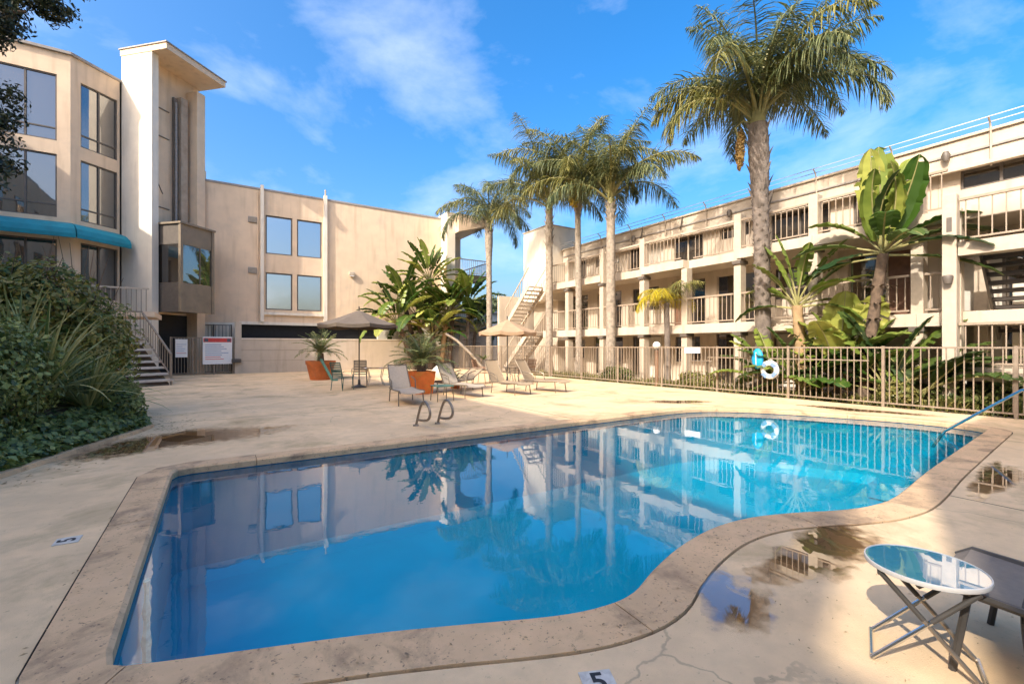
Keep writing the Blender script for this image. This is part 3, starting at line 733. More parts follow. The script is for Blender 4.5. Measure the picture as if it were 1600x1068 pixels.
stair_y('outdoor_stairs', 'open tread stairs climbing to the top gallery below the white stair block', 14.45, 15.6, 23.4, 2.7, 20.9, 4.9, 11, 'wood_stair')
stair_y('outdoor_stairs', 'lower flight of open tread stairs behind the tan umbrella', 14.45, 15.6, 23.6, .05, 20.9, 2.35, 12, 'wood_stair')
# stair landing structure nearest the camera on the far right
st = thing('stair_landing', 'cream stair landings on square posts with a dark open flight at the right edge', 'stairs', (15.5, 2.5, 0))
def stp(bb, name, mat, parent=None, **k):
    if parent is None: return bb.build(name, mat, st, world=True, **k)
    return bb.build(name, mat, parent, **k)
for (x, y, zt) in ((14.85, 3.55, 5.15), (15.35, 3.58, 4.9), (16.75, 3.4, 4.9), (14.85, -.6, 5.15)):
    p = stp(B().box(x - .13, x + .13, y - .13, y + .13, 0, zt), 'post', 'cream_paint', bevel=.012)
    if x < 15: stp(B().box(x - .134, x - .128, y - .05, y + .05, 4.25, 4.6), 'post_inset', 'bronze_frame', p)
stp(B().box(14.75, 15.3, -3, 3.40, 3.66, 3.98), 'landing', 'cream_paint')
stp(B().box(15.302, 16.9, -3, 1.6, 3.66, 3.978), 'landing', 'cream_paint')
stp(B().box(14.75, 17.0, -3, 3.40, .70, 1.02), 'landing', 'cream_paint')
stp(B().box(15.2, 17.05, -3, 3.35, -.1, .698), 'plinth', 'interior')
railing(14.85, -3, 3.40, 3.98, stp, .22); railing(14.85, -3, 3.40, 1.02, stp, .22)
tm = B().box(-.16, .16, -.62, .62, -.085, 0).mesh('tread', 'dark_tread')
for k in range(10): inst(tm, 'tread', st, loc=(16.75 - k * .155 - 15.5, 2.45 - 2.5, 1.95 + k * .19))
for y in (3.1, 1.8): stp(B().bar((16.85, y, 1.75), (15.25, y, 3.72), .05, .24), 'stringer', 'bronze_frame')
stp(B().box(16.98, 17.04, .2, 2.9, 1.1, 3.1), 'white_wall_panel', 'stucco_white')
stp(B().lathe([(0, 0), (.07, 0), (.11, .16), (.09, .2), (0, .22)], 12, (14.62, 3.55, 3.0)), 'lamp', 'bronze_frame', smooth=True)

# ------------------------------------------------------------------ left entry stairs and landing
SA = R(30); d_ = (-math.sin(SA), math.cos(SA)); w_ = (math.cos(SA), math.sin(SA))
es = thing('entry_steps', 'concrete entry steps with open risers and iron handrail behind the planted bank', 'stairs', (-1.56, 22.27, 0))
FS = ((-1.56, 22.27), w_, d_)
def esp(bb, name, mat, parent=None, **k):
    if parent is None: return bb.build(name, mat, es, world=True, **k)
    return bb.build(name, mat, parent, **k)
RI, TD = .238, .285
for k in range(8):
    esp(B().fbox(FS, -2.6, 0, k * TD, k * TD + TD + .03, RI * (k + 1) - .085, RI * (k + 1)), 'tread', 'wood_stair')
esp(B().add([(*(FS[0][i] + w_[i] * a + d_[i] * s for i in (0, 1)), z) for a in (-2.5, -.12) for s, z in ((.1, 0), (2.4, 0), (2.4, 1.72), (.1, .05))],
            [(0, 1, 2, 3), (7, 6, 5, 4), (0, 4, 5, 1), (1, 5, 6, 2), (2, 6, 7, 3), (3, 7, 4, 0)]), 'carriage', 'interior')
esp(B().fbox(FS, -6.5, .1, 8 * TD + .031, 6.2, 1.76, 1.9), 'landing', 'wood_stair')
def eq(a, s, z): return (FS[0][0] + w_[0] * a + d_[0] * s, FS[0][1] + w_[1] * a + d_[1] * s, z)
me = B().box(-.014, .014, -.014, .014, 0, .95).mesh('baluster', 'fence_paint')
hr = esp(B().bar(eq(-.05, .1, 1.2), eq(-.05, 8 * TD, 2.9), .06).bar(eq(-.05, .1, .35), eq(-.05, 8 * TD, 2.05), .04).tube([eq(-.05, .1, 0), eq(-.05, .1, 1.2)], .035), 'handrail', 'fence_paint')
for k in range(12):
    f_ = (k + .5) / 12; p = eq(-.05, .1 + f_ * (8 * TD - .1), .3 + f_ * 1.7); inst(me, 'baluster', hr, loc=p)
lr = esp(B().bar(eq(-.05, 8 * TD, 2.95), eq(-1.7, 8 * TD + .9, 2.95), .06), 'handrail', 'fence_paint')
for k in range(12):
    f_ = (k + .5) / 12; p = eq(-.05 - 1.65 * f_, 8 * TD + .9 * f_, 1.95); inst(me, 'baluster', lr, loc=p)
tr_ = esp(B().box(-4.9, -2.6, 24.9, 24.96, 3.95, 4.02), 'handrail', 'cream_paint')
for k in range(14): inst(me, 'baluster', tr_, loc=(-4.85 + k * .165, 24.93, 3.02))
esp(B().box(-5.2, -2.4, 24.8, 27.5, 2.78, 3.0), 'terrace_slab', 'stucco')

# ------------------------------------------------------------------ fences and gate
def fence(name, label, P0, P1, H0, step, mat, cat='fence', mid=None, postgap=2.4, z0=.06):
    P0, P1 = Vector(P0), Vector(P1); d = P1 - P0; Ln = d.length; ang = math.atan2(d.y, d.x)
    t = thing(name, label, cat, (P0.x, P0.y, 0), ang)
    B().box(0, Ln, -.022, .022, H0 - .04, H0).build('top_rail', mat, t)
    B().box(0, Ln, -.02, .02, z0 + .02, z0 + .055).build('bottom_rail', mat, t)
    if mid: B().box(mid[0], mid[1], -.018, .018, H0 - .37, H0 - .34).build('middle_rail', mat, t)
    pm = B().box(-.011, .011, -.011, .011, z0 + .055, H0 - .04).mesh('picket', mat)
    n = int(Ln / step)
    for k in range(n): inst(pm, 'picket', t, loc=((k + .5) * Ln / n, 0, 0))
    qm = B().box(-.03, .03, -.03, .03, 0, H0 + .02).mesh('post', mat)
    m = max(1, round(Ln / postgap))
    for k in range(m + 1): inst(qm, 'post', t, loc=(Ln * k / m, 0, 0))
    return t
fence('pool_fence', 'tan metal picket fence between the pool and the gallery building', (14.0, -2.2), (14.0, 18.2), 1.5, .15, 'fence_paint', mid=(7.1, 11.7))
fence('pool_fence', 'stretch of picket fence behind the loungers running back to the banana clump', (13.97, 18.3), (13.5, 29.4), 1.56, .15, 'fence_paint')
fence('gate_fence', 'brown picket gate with two warning signs beside the entry steps', (-2.2, 29.4), (.62, 30.0), 2.0, .13, 'fence_paint', 'gate', postgap=.95)
fence('inner_railing', 'dark railing under the stair tower behind the sign gate', (-1.2, 31.0), (.5, 30.6), 2.75, .16, 'bronze_frame', 'railing', postgap=.85)
# signs
def sign(label, loc, rz, w, h, rows, header):
    t = thing('warning_sign', label, 'sign', loc, rz)
    B().box(0, w, -.015, 0, 0, h).build('board', 'sign_white', t)
    if header: B().box(.03, w - .03, -.019, -.016, h * .80, h * .95).build('header_band', 'sign_red', t)
    r_ = random.Random(int(w * 100))
    for k in range(rows):
        z = h * (.72 - k * .6 / rows)
        mat = 'sign_blue' if k < rows * .75 else 'sign_red'
        x1 = w * r_.uniform(.55, .92)
        B().box(w * .08, x1, -.018, -.016, z - h * .022, z).build('text_line', mat, t)
    if header:
        for x in (.05 * w, .82 * w): B().box(x, x + w * .13, -.022, -.0195, h * .82, h * .93).build('corner_block', 'sign_ink', t)
    return t
ga = math.atan2(.6, 2.82)
sign('large white sign with red header bar on the gate', (-.83, 29.62, .55), ga, 1.38, 1.5, 8, True)
sign('small white notice on the gate beside the handrail', (-2.0, 29.37, .95), ga, .52, .95, 5, False)
sign('narrow white sign on the pool fence beside the tall cream post', (13.94, 10.35, 1.28), R(-90), .62, .2, 2, False)
bo = tag(B().box(.5, .95, 29.7, 29.9, .62, .82).build('mail_box', 'dark_metal', bevel=.02), 'small black box fixed at the end of the low stucco wall', 'box')

# ------------------------------------------------------------------ foliage helpers
def leaf_cloud(b, blobs, n, size, rnd, flat=.35, aspect=1.6, shell=.55):
    """n leaf faces spread through ellipsoids, denser towards their surface"""
    vol = [bl[3] * bl[4] * bl[5] for bl in blobs]; tot = sum(vol)
    for bl, v in zip(blobs, vol):
        for _ in range(int(n * v / tot)):
            d = Vector((rnd.gauss(0, 1), rnd.gauss(0, 1), rnd.gauss(0, 1))).normalized()
            r = shell + (1 - shell) * rnd.random() ** .6
            r *= 1 + .16 * noise.noise(Vector((bl[0] * 3 + d.x * 2.3, bl[1] + d.y * 2.3, d.z * 2.3))) * 2
            c = Vector((bl[0] + d.x * bl[3] * r, bl[1] + d.y * bl[4] * r, bl[2] + d.z * bl[5] * r))
            if c.z < .01: continue
            nrm = (d + Vector((rnd.gauss(0, .6), rnd.gauss(0, .6), rnd.gauss(0, .6) + .3))).normalized()
            a = nrm.cross(Vector((rnd.gauss(0, 1), rnd.gauss(0, 1), rnd.gauss(0, 1)))).normalized(); e = nrm.cross(a)
            s = size * rnd.uniform(.6, 1.35)
            p = [c - a * s * aspect * .5, c + e * s * .5 + nrm * s * .1, c + a * s * aspect * .5, c - e * s * .5 + nrm * s * .1]
            b.add(p, [(0, 1, 2, 3)])
def strap(b, base, d, L, w, droop, seg=5, fold=.25):
    """arching strap leaf from base along d"""
    p = Vector(base); d = Vector(d).normalized(); side = d.cross(Vector((0, 0, 1)))
    if side.length < .05: side = Vector((1, 0, 0))
    side.normalize(); vs = []; fs = []
    for i in range(seg + 1):
        t = i / seg; ww = w * (1 - t ** 2.2) * (.55 + .9 * min(t * 2, .5)) + .002
        up = side.cross(d).normalized()
        vs += [p + side * ww - up * (-fold * ww), p, p - side * ww + up * fold * ww]
        d = (d + Vector((0, 0, -droop / seg * (.4 + 1.4 * t)))).normalized(); p = p + d * (L / seg)
    for i in range(seg):
        for c in (0, 1): fs.append((i * 3 + c, i * 3 + c + 1, i * 3 + c + 4, i * 3 + c + 3))
    b.add(vs, fs)
def frond(L, elev, droop, nl, ll, lw, rnd, plume=.5, hang=.8, start=.12, stalk='rachis', mat='palm_leaf', side_curl=0.0, curl_end=0.0):
    """one feather frond in its own frame (grows along +X); returns (rachis mesh, leaflet mesh)"""
    seg = 16; pts = []; dirs = []; p = Vector((0, 0, 0)); az = 0
    for i in range(seg + 1):
        t = i / seg; el = elev - droop * (t ** 1.15) - curl_end * t ** 4
        az = side_curl * t * t
        d = Vector((math.cos(el) * math.cos(az), math.cos(el) * math.sin(az), math.sin(el)))
        pts.append(p.copy()); dirs.append(d); p = p + d * (L / seg)
    ra = B(); ra.tube(pts, [max(.006, .035 * (1 - i / seg) ** .8 * min(1.6, L / 2.2)) for i in range(seg + 1)], 5)
    lf = B()
    for k in range(nl):
        t = start + (1 - start) * (k + rnd.random()) / nl
        fi = t * seg; i = min(int(fi), seg - 1); q_ = fi - i
        c = pts[i].lerp(pts[i + 1], q_); d = dirs[i]; sd_ = d.cross(Vector((0, 0, 1)))
        if sd_.length < .08: sd_ = Vector((0, 1, 0))
        sd_.normalize(); up = sd_.cross(d).normalized()
        lk = ll * (.55 + .6 * math.sin(math.pi * min(1, t * .95 + .08))) * rnd.uniform(.8, 1.15)
        if t > .86: lk *= max(.25, (1.06 - t) * 5)
        for s in (-1, 1):
            v = (sd_ * s * rnd.uniform(.65, 1.0) + d * rnd.uniform(.35, .8) + up * rnd.uniform(-plume, plume * 1.1)).normalized()
            p0 = c.copy(); n3 = v.cross(d).normalized() if v.cross(d).length > .01 else up
            wv = v.cross(Vector((rnd.gauss(0, .4), rnd.gauss(0, .4), 1))); wv = wv.normalized() if wv.length > .01 else sd_
            vs = []; w0 = lw * rnd.uniform(.7, 1.2)
            g = 0
            for j in range(4):
                ww = (w0 * .6, w0, w0 * .7, .001)[j]
                vs += [p0 + wv * ww, p0 - wv * ww]
                v = (v + Vector((0, 0, -hang * rnd.uniform(.35, .6)))).normalized(); p0 = p0 + v * lk / 3
            lf.add(vs, [(0, 1, 3, 2), (2, 3, 5, 4), (4, 5, 7, 6)])
    return ra.mesh('rachis', stalk), lf.mesh('leaflets', mat)
def put_frond(parent, pair, loc, az, name='frond'):
    f = inst(pair[1], name, parent, loc=loc, rot=(0, 0, az)); inst(pair[0], 'rachis', f); return f

def trunk_profile(b, base, top, r0, r1, rings, rnd, lean=(0, 0), bulge=0):
    n = int((top - base) / .14); pts = []; rr = []
    for i in range(n + 1):
        t = i / n; z = base + (top - base) * t
        wob = .04 * math.sin(t * 5 + rnd.random() * .2)
        pts.append((lean[0] * t * t + wob * .5, lean[1] * t * t, z))
        rr.append((r0 + (r1 - r0) * t) * (1.0 + (.035 if i % 2 else -.03) + rnd.uniform(-.02, .02)) + (.10 * max(0, 1 - t * 9)) + bulge * math.exp(-((t - .9) / .12) ** 2))
    b.tube(pts, rr, 14); return Vector(pts[-1])

def queen_palm(label, loc, zt, r0, r1, fronds, L, rnd, mats, bark, lean=(0, 0), rough_to=0.0, seed_pod=False, tuft=False, bulge=0):
    t = thing('queen_palm', label, 'palm tree', (loc[0], loc[1], 0), 0, 'queen palms behind the fence')
    b = B(); top = trunk_profile(b, -.05, zt, r0, r1, 20, rnd, lean, bulge); b.build('trunk', bark, t, smooth=True)
    # persistent leaf boots near the crown
    bt = B()
    for k in range(26):
        a = k * 2.4; z = zt - .1 - (k / 26) * max(.9, rough_to); rr = r1 + .03 + bulge * .7
        x, y = top.x * (z / zt) ** 2, top.y * (z / zt) ** 2
        d = Vector((math.cos(a), math.sin(a), 0))
        strap(bt, Vector((x, y, z)) + d * (rr - .05), d * .35 + Vector((0, 0, 1)), .42, .085, .1, 3, .6)
    if seed_pod:
        for k in range(150):
            a = k * 2.4; z = zt * (.30 + .64 * k / 150); rr = r0 + (r1 - r0) * z / zt
            d = Vector((math.cos(a), math.sin(a), 0)); c_ = Vector((lean[0] * (z / zt) ** 2, lean[1] * (z / zt) ** 2, z))
            strap(bt, c_ + d * (rr - .03), d * .55 + Vector((0, 0, 1)), .20, .09, .1, 2, .5)
    bt.build('leaf_boots', bark, t)
    # crown shaft
    cs = B(); cs.tube([top + Vector((0, 0, -.2)), top + Vector((0, 0, .35)), top + Vector((0, 0, .8))], [r1 * 1.05, r1 * .9, r1 * .35], 10); cs.build('crown_shaft', 'rachis', t, smooth=True)
    for k, (az, el, ln, dr) in enumerate(fronds):
        lnk = L * ln
        pr_ = frond(lnk, R(el), R(dr), int(92 * ln) + 14, .80 * (L / 3.8), .019, rnd, plume=.75, hang=1.0, start=.20, mat=rnd.choice(mats), side_curl=rnd.uniform(-.25, .25), curl_end=R(rnd.uniform(0, 25)))
        d = Vector((math.cos(R(az)), math.sin(R(az)), 0)) * r1 * .5
        put_frond(t, pr_, top + d + Vector((0, 0, rnd.uniform(.05, .6))), R(az))
    if seed_pod:
        p = B(); leaf_cloud(p, [(-.62, .42, zt - .95, .13, .13, .55), (-.60, .40, zt - .5, .10, .10, .35)], 1500, .06, rnd, shell=.2)
        sp = p.build('seed_cluster', 'seed_pod', t)
        B().tube([top + Vector((0, 0, -.1)), top + Vector((-.35, .28, .15)), top + Vector((-.58, .42, -.1)), Vector((-.62, .42, zt - .6))], .03, 6).build('stalk', 'rachis', sp)
    if tuft:
        p = B(); leaf_cloud(p, [(-.45, -.15, zt - .2, .22, .22, .5), (-.55, -.2, zt + .3, .25, .25, .35)], 900, .07, rnd, shell=.2, aspect=3)
        p.build('yellow_fruit_stalk', 'palm_yellow_tuft', t)
    return t
def ring_fronds(n, rnd, el0, el1, dr0, dr1, l0=.8, l1=1.1, jit=18):
    out = []
    for k in range(n):
        f_ = k / n; az = k * 137.5 + rnd.uniform(-jit, jit)
        out.append((az, el0 + (el1 - el0) * f_ + rnd.uniform(-8, 8), rnd.uniform(l0, l1), dr0 + (dr1 - dr0) * f_ + rnd.uniform(-12, 12)))
    return out
rp = random.Random(11)
PG, PO = 'palm_leaf', 'palm_leaf_olive'
queen_palm('tallest queen palm with thick rough trunk and hanging tan seed cluster', (15.0, 8.15), 8.8, .22, .245, ring_fronds(32, rp, 88, 40, 70, 140, .85, 1.08), 4.35, rp, [PG, PG, PO], 'bark_palm', (-.12, .1), 2.8, seed_pod=True, bulge=.07)
queen_palm('queen palm with smooth pale trunk, rightmost of the four behind the loungers', (15.0, 15.1), 8.0, .23, .19, ring_fronds(18, rp, 86, 38, 60, 110), 4.5, rp, [PG, PG, PO], 'bark_palm_pale', (.05, 0))
queen_palm('queen palm with yellow flower stalk, second from the right behind the loungers', (15.0, 17.3), 9.0, .17, .14, ring_fronds(19, rp, 90, 40, 70, 135), 4.5, rp, [PO, PO, PG], 'bark_palm_pale', (0, .05), tuft=True)
queen_palm('queen palm with shaggy upper trunk close to the white stair block', (14.9, 19.6), 8.8, .19, .19, ring_fronds(16, rp, 82, 34, 55, 115), 4.7, rp, [PG, PG, PO], 'bark_palm_pale', (0, -.05), 2.2)
queen_palm('thin queen palm standing in front of the end balcony', (15.3, 26.8), 9.8, .21, .17, ring_fronds(17, rp, 84, 30, 85, 150), 4.6, rp, [PG, PG, PO], 'bark_palm_pale', (0, 0), .8, bulge=.1)
yp = thing('yellow_palm', 'small palm with drooping bright yellow fronds in front of the galleries', 'palm tree', (15.05, 12.0, 0))
b = B(); top = trunk_profile(b, -.05, 3.25, .13, .10, 10, rp); b.build('trunk', 'bark_palm', yp, smooth=True)
for k in range(13):
    green = k in (2, 7, 10)
    pr_ = frond(rp.uniform(1.5, 1.9), R(rp.uniform(48, 75) if not green else 60), R(rp.uniform(125, 165) if not green else 75), 40, .55, .013, rp, plume=.5, hang=1.0, mat='palm_leaf_yellow' if not green else 'palm_leaf_olive')
    put_frond(yp, pr_, top, R(k * 137.5))

# ------------------------------------------------------------------ giant bird-of-paradise and banana clumps
def blade(Lp, Lb, w, elev, droop, rnd, split=True):
    """petiole and broad ribbed blade growing along +X"""
    seg = 12; p = Vector((0, 0, 0)); pts = []; ds = []
    tot = Lp + Lb
    for i in range(seg + 1):
        t = i / seg; el = elev - droop * t ** 1.6
        d = Vector((math.cos(el), 0, math.sin(el))); pts.append(p.copy()); ds.append(d); p = p + d * tot / seg
    st_ = B(); st_.tube(pts, [max(.008, .034 * (1 - .75 * i / seg)) for i in range(seg + 1)], 5)
    bl = B(); i0 = Lp / tot; vs = []; fs = []; m = 24
    for i in range(m + 1):
        t = i0 + (1 - i0) * i / m; fi = min(t * seg, seg - .001); k = int(fi); c = pts[k].lerp(pts[k + 1], fi - k); d = ds[k]
        up = Vector((0, 1, 0)).cross(d) * -1
        u_ = i / m
        ww = w * (math.sin(math.pi * min(1, u_ * .93 + .05)) ** .55) * (1 if u_ < .97 else .25)
        wl_, wr_ = ww * rnd.uniform(.9, 1.06), ww * rnd.uniform(.9, 1.06)
        f1 = rnd.uniform(.22, .42); f2 = rnd.uniform(.22, .42)
        vs += [c + Vector((0, wl_, 0)) * .95 + up * wl_ * (f1 - .25), c + Vector((0, wl_ * .5, 0)) + up * wl_ * f1 * .7, c, c - Vector((0, wr_ * .5, 0)) + up * wr_ * f2 * .7, c - Vector((0, wr_, 0)) * .95 + up * wr_ * (f2 - .25)]
    for i in range(m):
        for c in range(4):
            if split and c in (0, 3) and rnd.random() < .13: continue
            if split and c in (1, 2) and rnd.random() < .02: continue
            fs.append((i * 5 + c, i * 5 + c + 1, (i + 1) * 5 + c + 1, (i + 1) * 5 + c))
    bl.add(vs, fs)
    return st_, bl
def put_leaf(t, loc, az, Lp, Lb, w, el, dr, mat, rnd, tilt=0):
    s_, b_ = blade(Lp, Lb, w, R(el), R(dr), rnd)
    f = inst(b_.mesh('leaf', mat, smooth=True), 'leaf', t, loc=loc, rot=(0, 0, R(az)))
    if tilt:
        f.rotation_euler = (Matrix.Rotation(R(tilt), 4, Vector((.92, .39, 0))) @ Matrix.Rotation(R(az), 4, 'Z')).to_euler()
    inst(s_.mesh('petiole', 'rachis', smooth=True), 'petiole', f)
def bop(label, loc, stems, rnd, cat='plant', name='bird_of_paradise_plant', group=None):
    """stems: (dx, dy, height, lean dx, lean dy, trunk radius, bark, [leaf specs])"""
    t = thing(name, label, cat, (loc[0], loc[1], 0), 0, group)
    for (dx, dy, h, lx, ly, r, bark, leaves) in stems:
        top = Vector((dx + lx, dy + ly, h))
        if h > .35:
            b = B(); n = 9; pts = [Vector((dx + lx * (k / n) ** 1.3, dy + ly * (k / n) ** 1.3, -.03 + (h + .03) * k / n)) for k in range(n + 1)]
            b.tube(pts, [r * (1.1 if k % 2 else .94) * (1 - .15 * k / n) for k in range(n + 1)], 9)
            tr0 = b.build('trunk', bark, t, smooth=True)
            sh = B()
            for k in range(int(h * 9)):
                z_ = rnd.uniform(.35, 1); pnt = pts[min(n, int(z_ * n))]; a = rnd.uniform(0, 6.28); d = Vector((math.cos(a), math.sin(a), .5))
                strap(sh, pnt + Vector((math.cos(a), math.sin(a), 0)) * r * .8, d, rnd.uniform(.25, .5), .05, 1.2, 3, .3)
            if sh.v: sh.build('dry_sheaths', 'dead_leaf' if bark == 'dead_leaf' else 'bark', tr0)['kind'] = 'stuff'
        for (az, Lp, Lb, w, el, dr, mat, *tl) in leaves:
            put_leaf(t, top + Vector((0, 0, rnd.uniform(-.1, .15))), az, Lp, Lb, w, el, dr, mat, rnd, tl[0] if tl else 0)
    return t
rl_ = random.Random(21)
def fan(n, rnd, plane, el0, el1, Lp, Lb, w, mats, spread=20, dr=(25, 60)):
    """leaves set in a fan across direction `plane` (deg)"""
    out = []
    for k in range(n):
        f_ = k / max(1, n - 1); s = -1 if k % 2 else 1
        el = el0 + (el1 - el0) * f_ + rnd.uniform(-5, 5)
        out.append((plane + (0 if s > 0 else 180) + rnd.uniform(-spread, spread), Lp * rnd.uniform(.85, 1.15), Lb * rnd.uniform(.85, 1.12), w * rnd.uniform(.85, 1.15), el, dr[0] + (dr[1] - dr[0]) * f_, rnd.choice(mats)))
    return out
G, GL, GD = 'banana_leaf', 'banana_leaf_lime', 'banana_leaf_dark'
bop('towering bird-of-paradise with dark leaning trunk and upright paddle leaves', (14.95, 5.35),
    [(0, 0, 4.0, .1, -.40, .15, 'bark', [(200, .3, 2.6, .52, 92, 14, G, -2), (230, .3, 2.4, .46, 88, 18, GL, -10), (10, .3, 2.3, .48, 86, 14, GL, 14), (175, .3, 2.1, .42, 84, 26, G, 24), (240, .4, 1.9, .38, 80, 36, G, -20), (150, .5, 1.8, .36, 72, 45, GL, 30), (260, .5, 1.8, .34, 66, 55, GD, -30),
                                         (100, .5, 1.6, .36, 50, 60, GL), (-80, .5, 1.6, .34, 42, 60, G), (-70, .6, 1.7, .34, 26, 60, GD), (-100, .6, 1.7, .30, 10, 50, GD),
                                         (110, .6, 1.6, .32, 20, 55, GD), (90, .7, 1.6, .30, 0, 45, GD), (-85, .7, 1.7, .30, -8, 35, GD), (200, .5, 1.4, .34, 40, 60, G), (30, .5, 1.4, .32, 45, 60, GD), (-140, .5, 1.5, .32, 20, 60, GD), (150, .6, 1.5, .30, -5, 40, GD)]),
     (-.2, -.6, .3, 0, 0, .1, 'bark', fan(13, rl_, 95, 78, 15, .7, 1.7, .44, [G, GD, GD], 30)),
     (.1, .45, .3, 0, 0, .1, 'bark', fan(12, rl_, 80, 78, 20, .7, 1.6, .42, [G, GD, GL], 35)),
     (-.3, -1.3, .25, 0, 0, .1, 'bark', fan(8, rl_, 90, 60, 10, .5, 1.5, .36, [GD, GD, G], 35))], rl_)
bop('smaller bird-of-paradise with shaggy orange trunk and lime paddle leaves', (14.9, 6.75),
    [(0, .15, 2.75, .0, .15, .17, 'dead_leaf', fan(14, rl_, 95, 84, 5, .6, 1.5, .25, [G, GL, G], 40, (15, 75))),
     (.1, -.75, .6, 0, 0, .1, 'bark', [(205, .9, 1.7, .55, 92, 10, GL, 4), (200, .9, 1.5, .48, 86, 20, GL, 24), (80, .8, 1.5, .45, 60, 45, G), (-100, .8, 1.4, .45, 50, 55, G), (180, .8, 1.4, .45, 66, 40, GL)]),
     (-.25, .9, .3, 0, 0, .1, 'bark', fan(13, rl_, 90, 75, 15, .6, 1.4, .38, [G, GL, GD], 35)),
     (-.3, 0, .3, 0, 0, .1, 'bark', fan(11, rl_, 90, 72, 5, .5, 1.4, .38, [G, GD, GD], 40))], rl_)
bop('bushy banana clump with broad pale leaves at the end of the low wall', (11.7, 28.9),
    [(-.6, .2, 4.4, -.9, .1, .18, 'bark', fan(18, rl_, 0, 84, 0, .8, 2.2, .42, [G, GL, G], 50, (25, 85))),
     (.5, 0, 5.9, -.25, .2, .17, 'bark', fan(20, rl_, 10, 86, 5, .8, 2.1, .33, [G, GL, GL], 60, (20, 80))),
     (.9, -.3, 3.6, .4, 0, .17, 'dead_leaf', fan(18, rl_, 0, 82, 0, .8, 2.0, .40, [GL, G, GL], 55, (30, 95))),
     (-1.0, -.2, 3.0, -1.1, 0, .17, 'bark', fan(16, rl_, 0, 80, 0, .8, 2.1, .44, [G, GD, GL], 50, (30, 90))),
     (0, -.5, 2.2, .2, 0, .17, 'bark', fan(14, rl_, 0, 80, 0, .8, 1.9, .40, [G, GL, GL], 60, (30, 90))),
     (1.5, -.3, 4.2, .3, 0, .15, 'bark', fan(16, rl_, 0, 84, 0, .8, 2.0, .36, [GL, G, GL], 60, (25, 90))),
     (-.2, .1, 3.4, -.4, 0, .15, 'bark', fan(14, rl_, 0, 80, -5, .8, 2.1, .42, [GL, G, GL], 60, (30, 95)))], rl_)
bop('banana plant with upright lime leaves below the end balcony', (14.5, 28.4),
    [(0, 0, 4.4, .05, 0, .16, 'bark_palm', fan(14, rl_, 5, 88, 5, .6, 2.1, .48, [GL, G], 45, (15, 85))),
     (.5, .2, 2.6, .2, 0, .14, 'bark', fan(12, rl_, 0, 80, 5, .8, 2.0, .46, [GD, G, GD], 50, (25, 85)))], rl_)
lt = thing('fallen_trunk', 'bare pale leaning plant trunk slanting across the fence behind the loungers', 'trunk', (13.2, 24.5, 0))
B().tube([(13.6, 24.6, .2), (13.0, 24.9, 1.0), (12.2, 25.4, 1.9), (11.6, 25.7, 2.3)], [.09, .09, .085, .07], 9).build('trunk', 'bark_palm_pale', lt, world=True, smooth=True)
bx = B()
for k in range(12): strap(bx, (13.6, 24.5, .7), (math.cos(k * .9), math.sin(k * .9), .9), .9, .07, 1.0, 5)
bx.build('leaf_rosette', 'sago_leaf', lt, world=True)

# ------------------------------------------------------------------ planter strip: grass and small shrubs
rg = random.Random(5)
b = B()
for _ in range(5200):
    y = rg.uniform(-1.5, 20.5); x = rg.uniform(14.12, 15.35); h = rg.uniform(.16, .5) * (.5 + .9 * max(0, noise.noise(Vector((x * .8, y * .8, 3))) + .45))
    a = rg.uniform(0, 6.28); strap(b, (x, y, -.03), (math.cos(a) * .5, math.sin(a) * .5, 1), h, .012, .9, 3, .1)
gr = b.build('grass', 'grass_leaf'); tag(gr, 'yellow-green grass growing in the strip behind the pool fence', 'grass', kind='stuff')
def shrub(name, label, c, blobs, n, size, mat, rnd, group=None):
    t = thing(name, label, 'shrub', (c[0], c[1], 0), 0, group)
    b = B(); leaf_cloud(b, [(x, y, z, a, e, f) for (x, y, z, a, e, f) in blobs], n, size, rnd); b.build('foliage', mat, t)
    st_ = B()
    for (x, y, z, a, e, f) in blobs[:4]: st_.tube([(x * .2, y * .2, -.03), (x * .7, y * .7, z * .6), (x, y, z)], [.035, .025, .012], 5)
    st_.build('stems', 'bark', t); return t
shrub('low_shrub', 'low green shrub behind the fence at the right edge, below the stair landing', (14.75, 2.3), [(0, 0, .35, .4, 1.1, .42), (.1, 1.0, .3, .4, .7, .35), (0, -1.3, .35, .4, .9, .4)], 2600, .085, 'hedge_leaf', rg)
shrub('low_shrub', 'variegated shrub at the foot of the bird-of-paradise trunk', (14.45, 4.45), [(0, 0, .3, .25, .45, .3)], 700, .08, 'grass_leaf', rg)
shrub('low_shrub', 'yellowish shrub behind the fence below the narrow white sign', (14.6, 10.3), [(0, 0, .3, .35, .8, .35)], 1000, .07, 'grass_leaf', rg)
shrub('low_shrub', 'small shrub behind the fence left of the globe lamp', (14.6, 14.3), [(0, 0, .3, .35, .9, .35)], 900, .08, 'hedge_leaf', rg)
ut = tag(B().box(14.5, 14.85, 9.95, 10.5, 0, .95).box(14.46, 14.89, 9.91, 10.54, .952, 1.0).build('utility_box', 'cream_paint', bevel=.012), 'cream utility cabinet behind the fence below the narrow sign', 'cabinet')

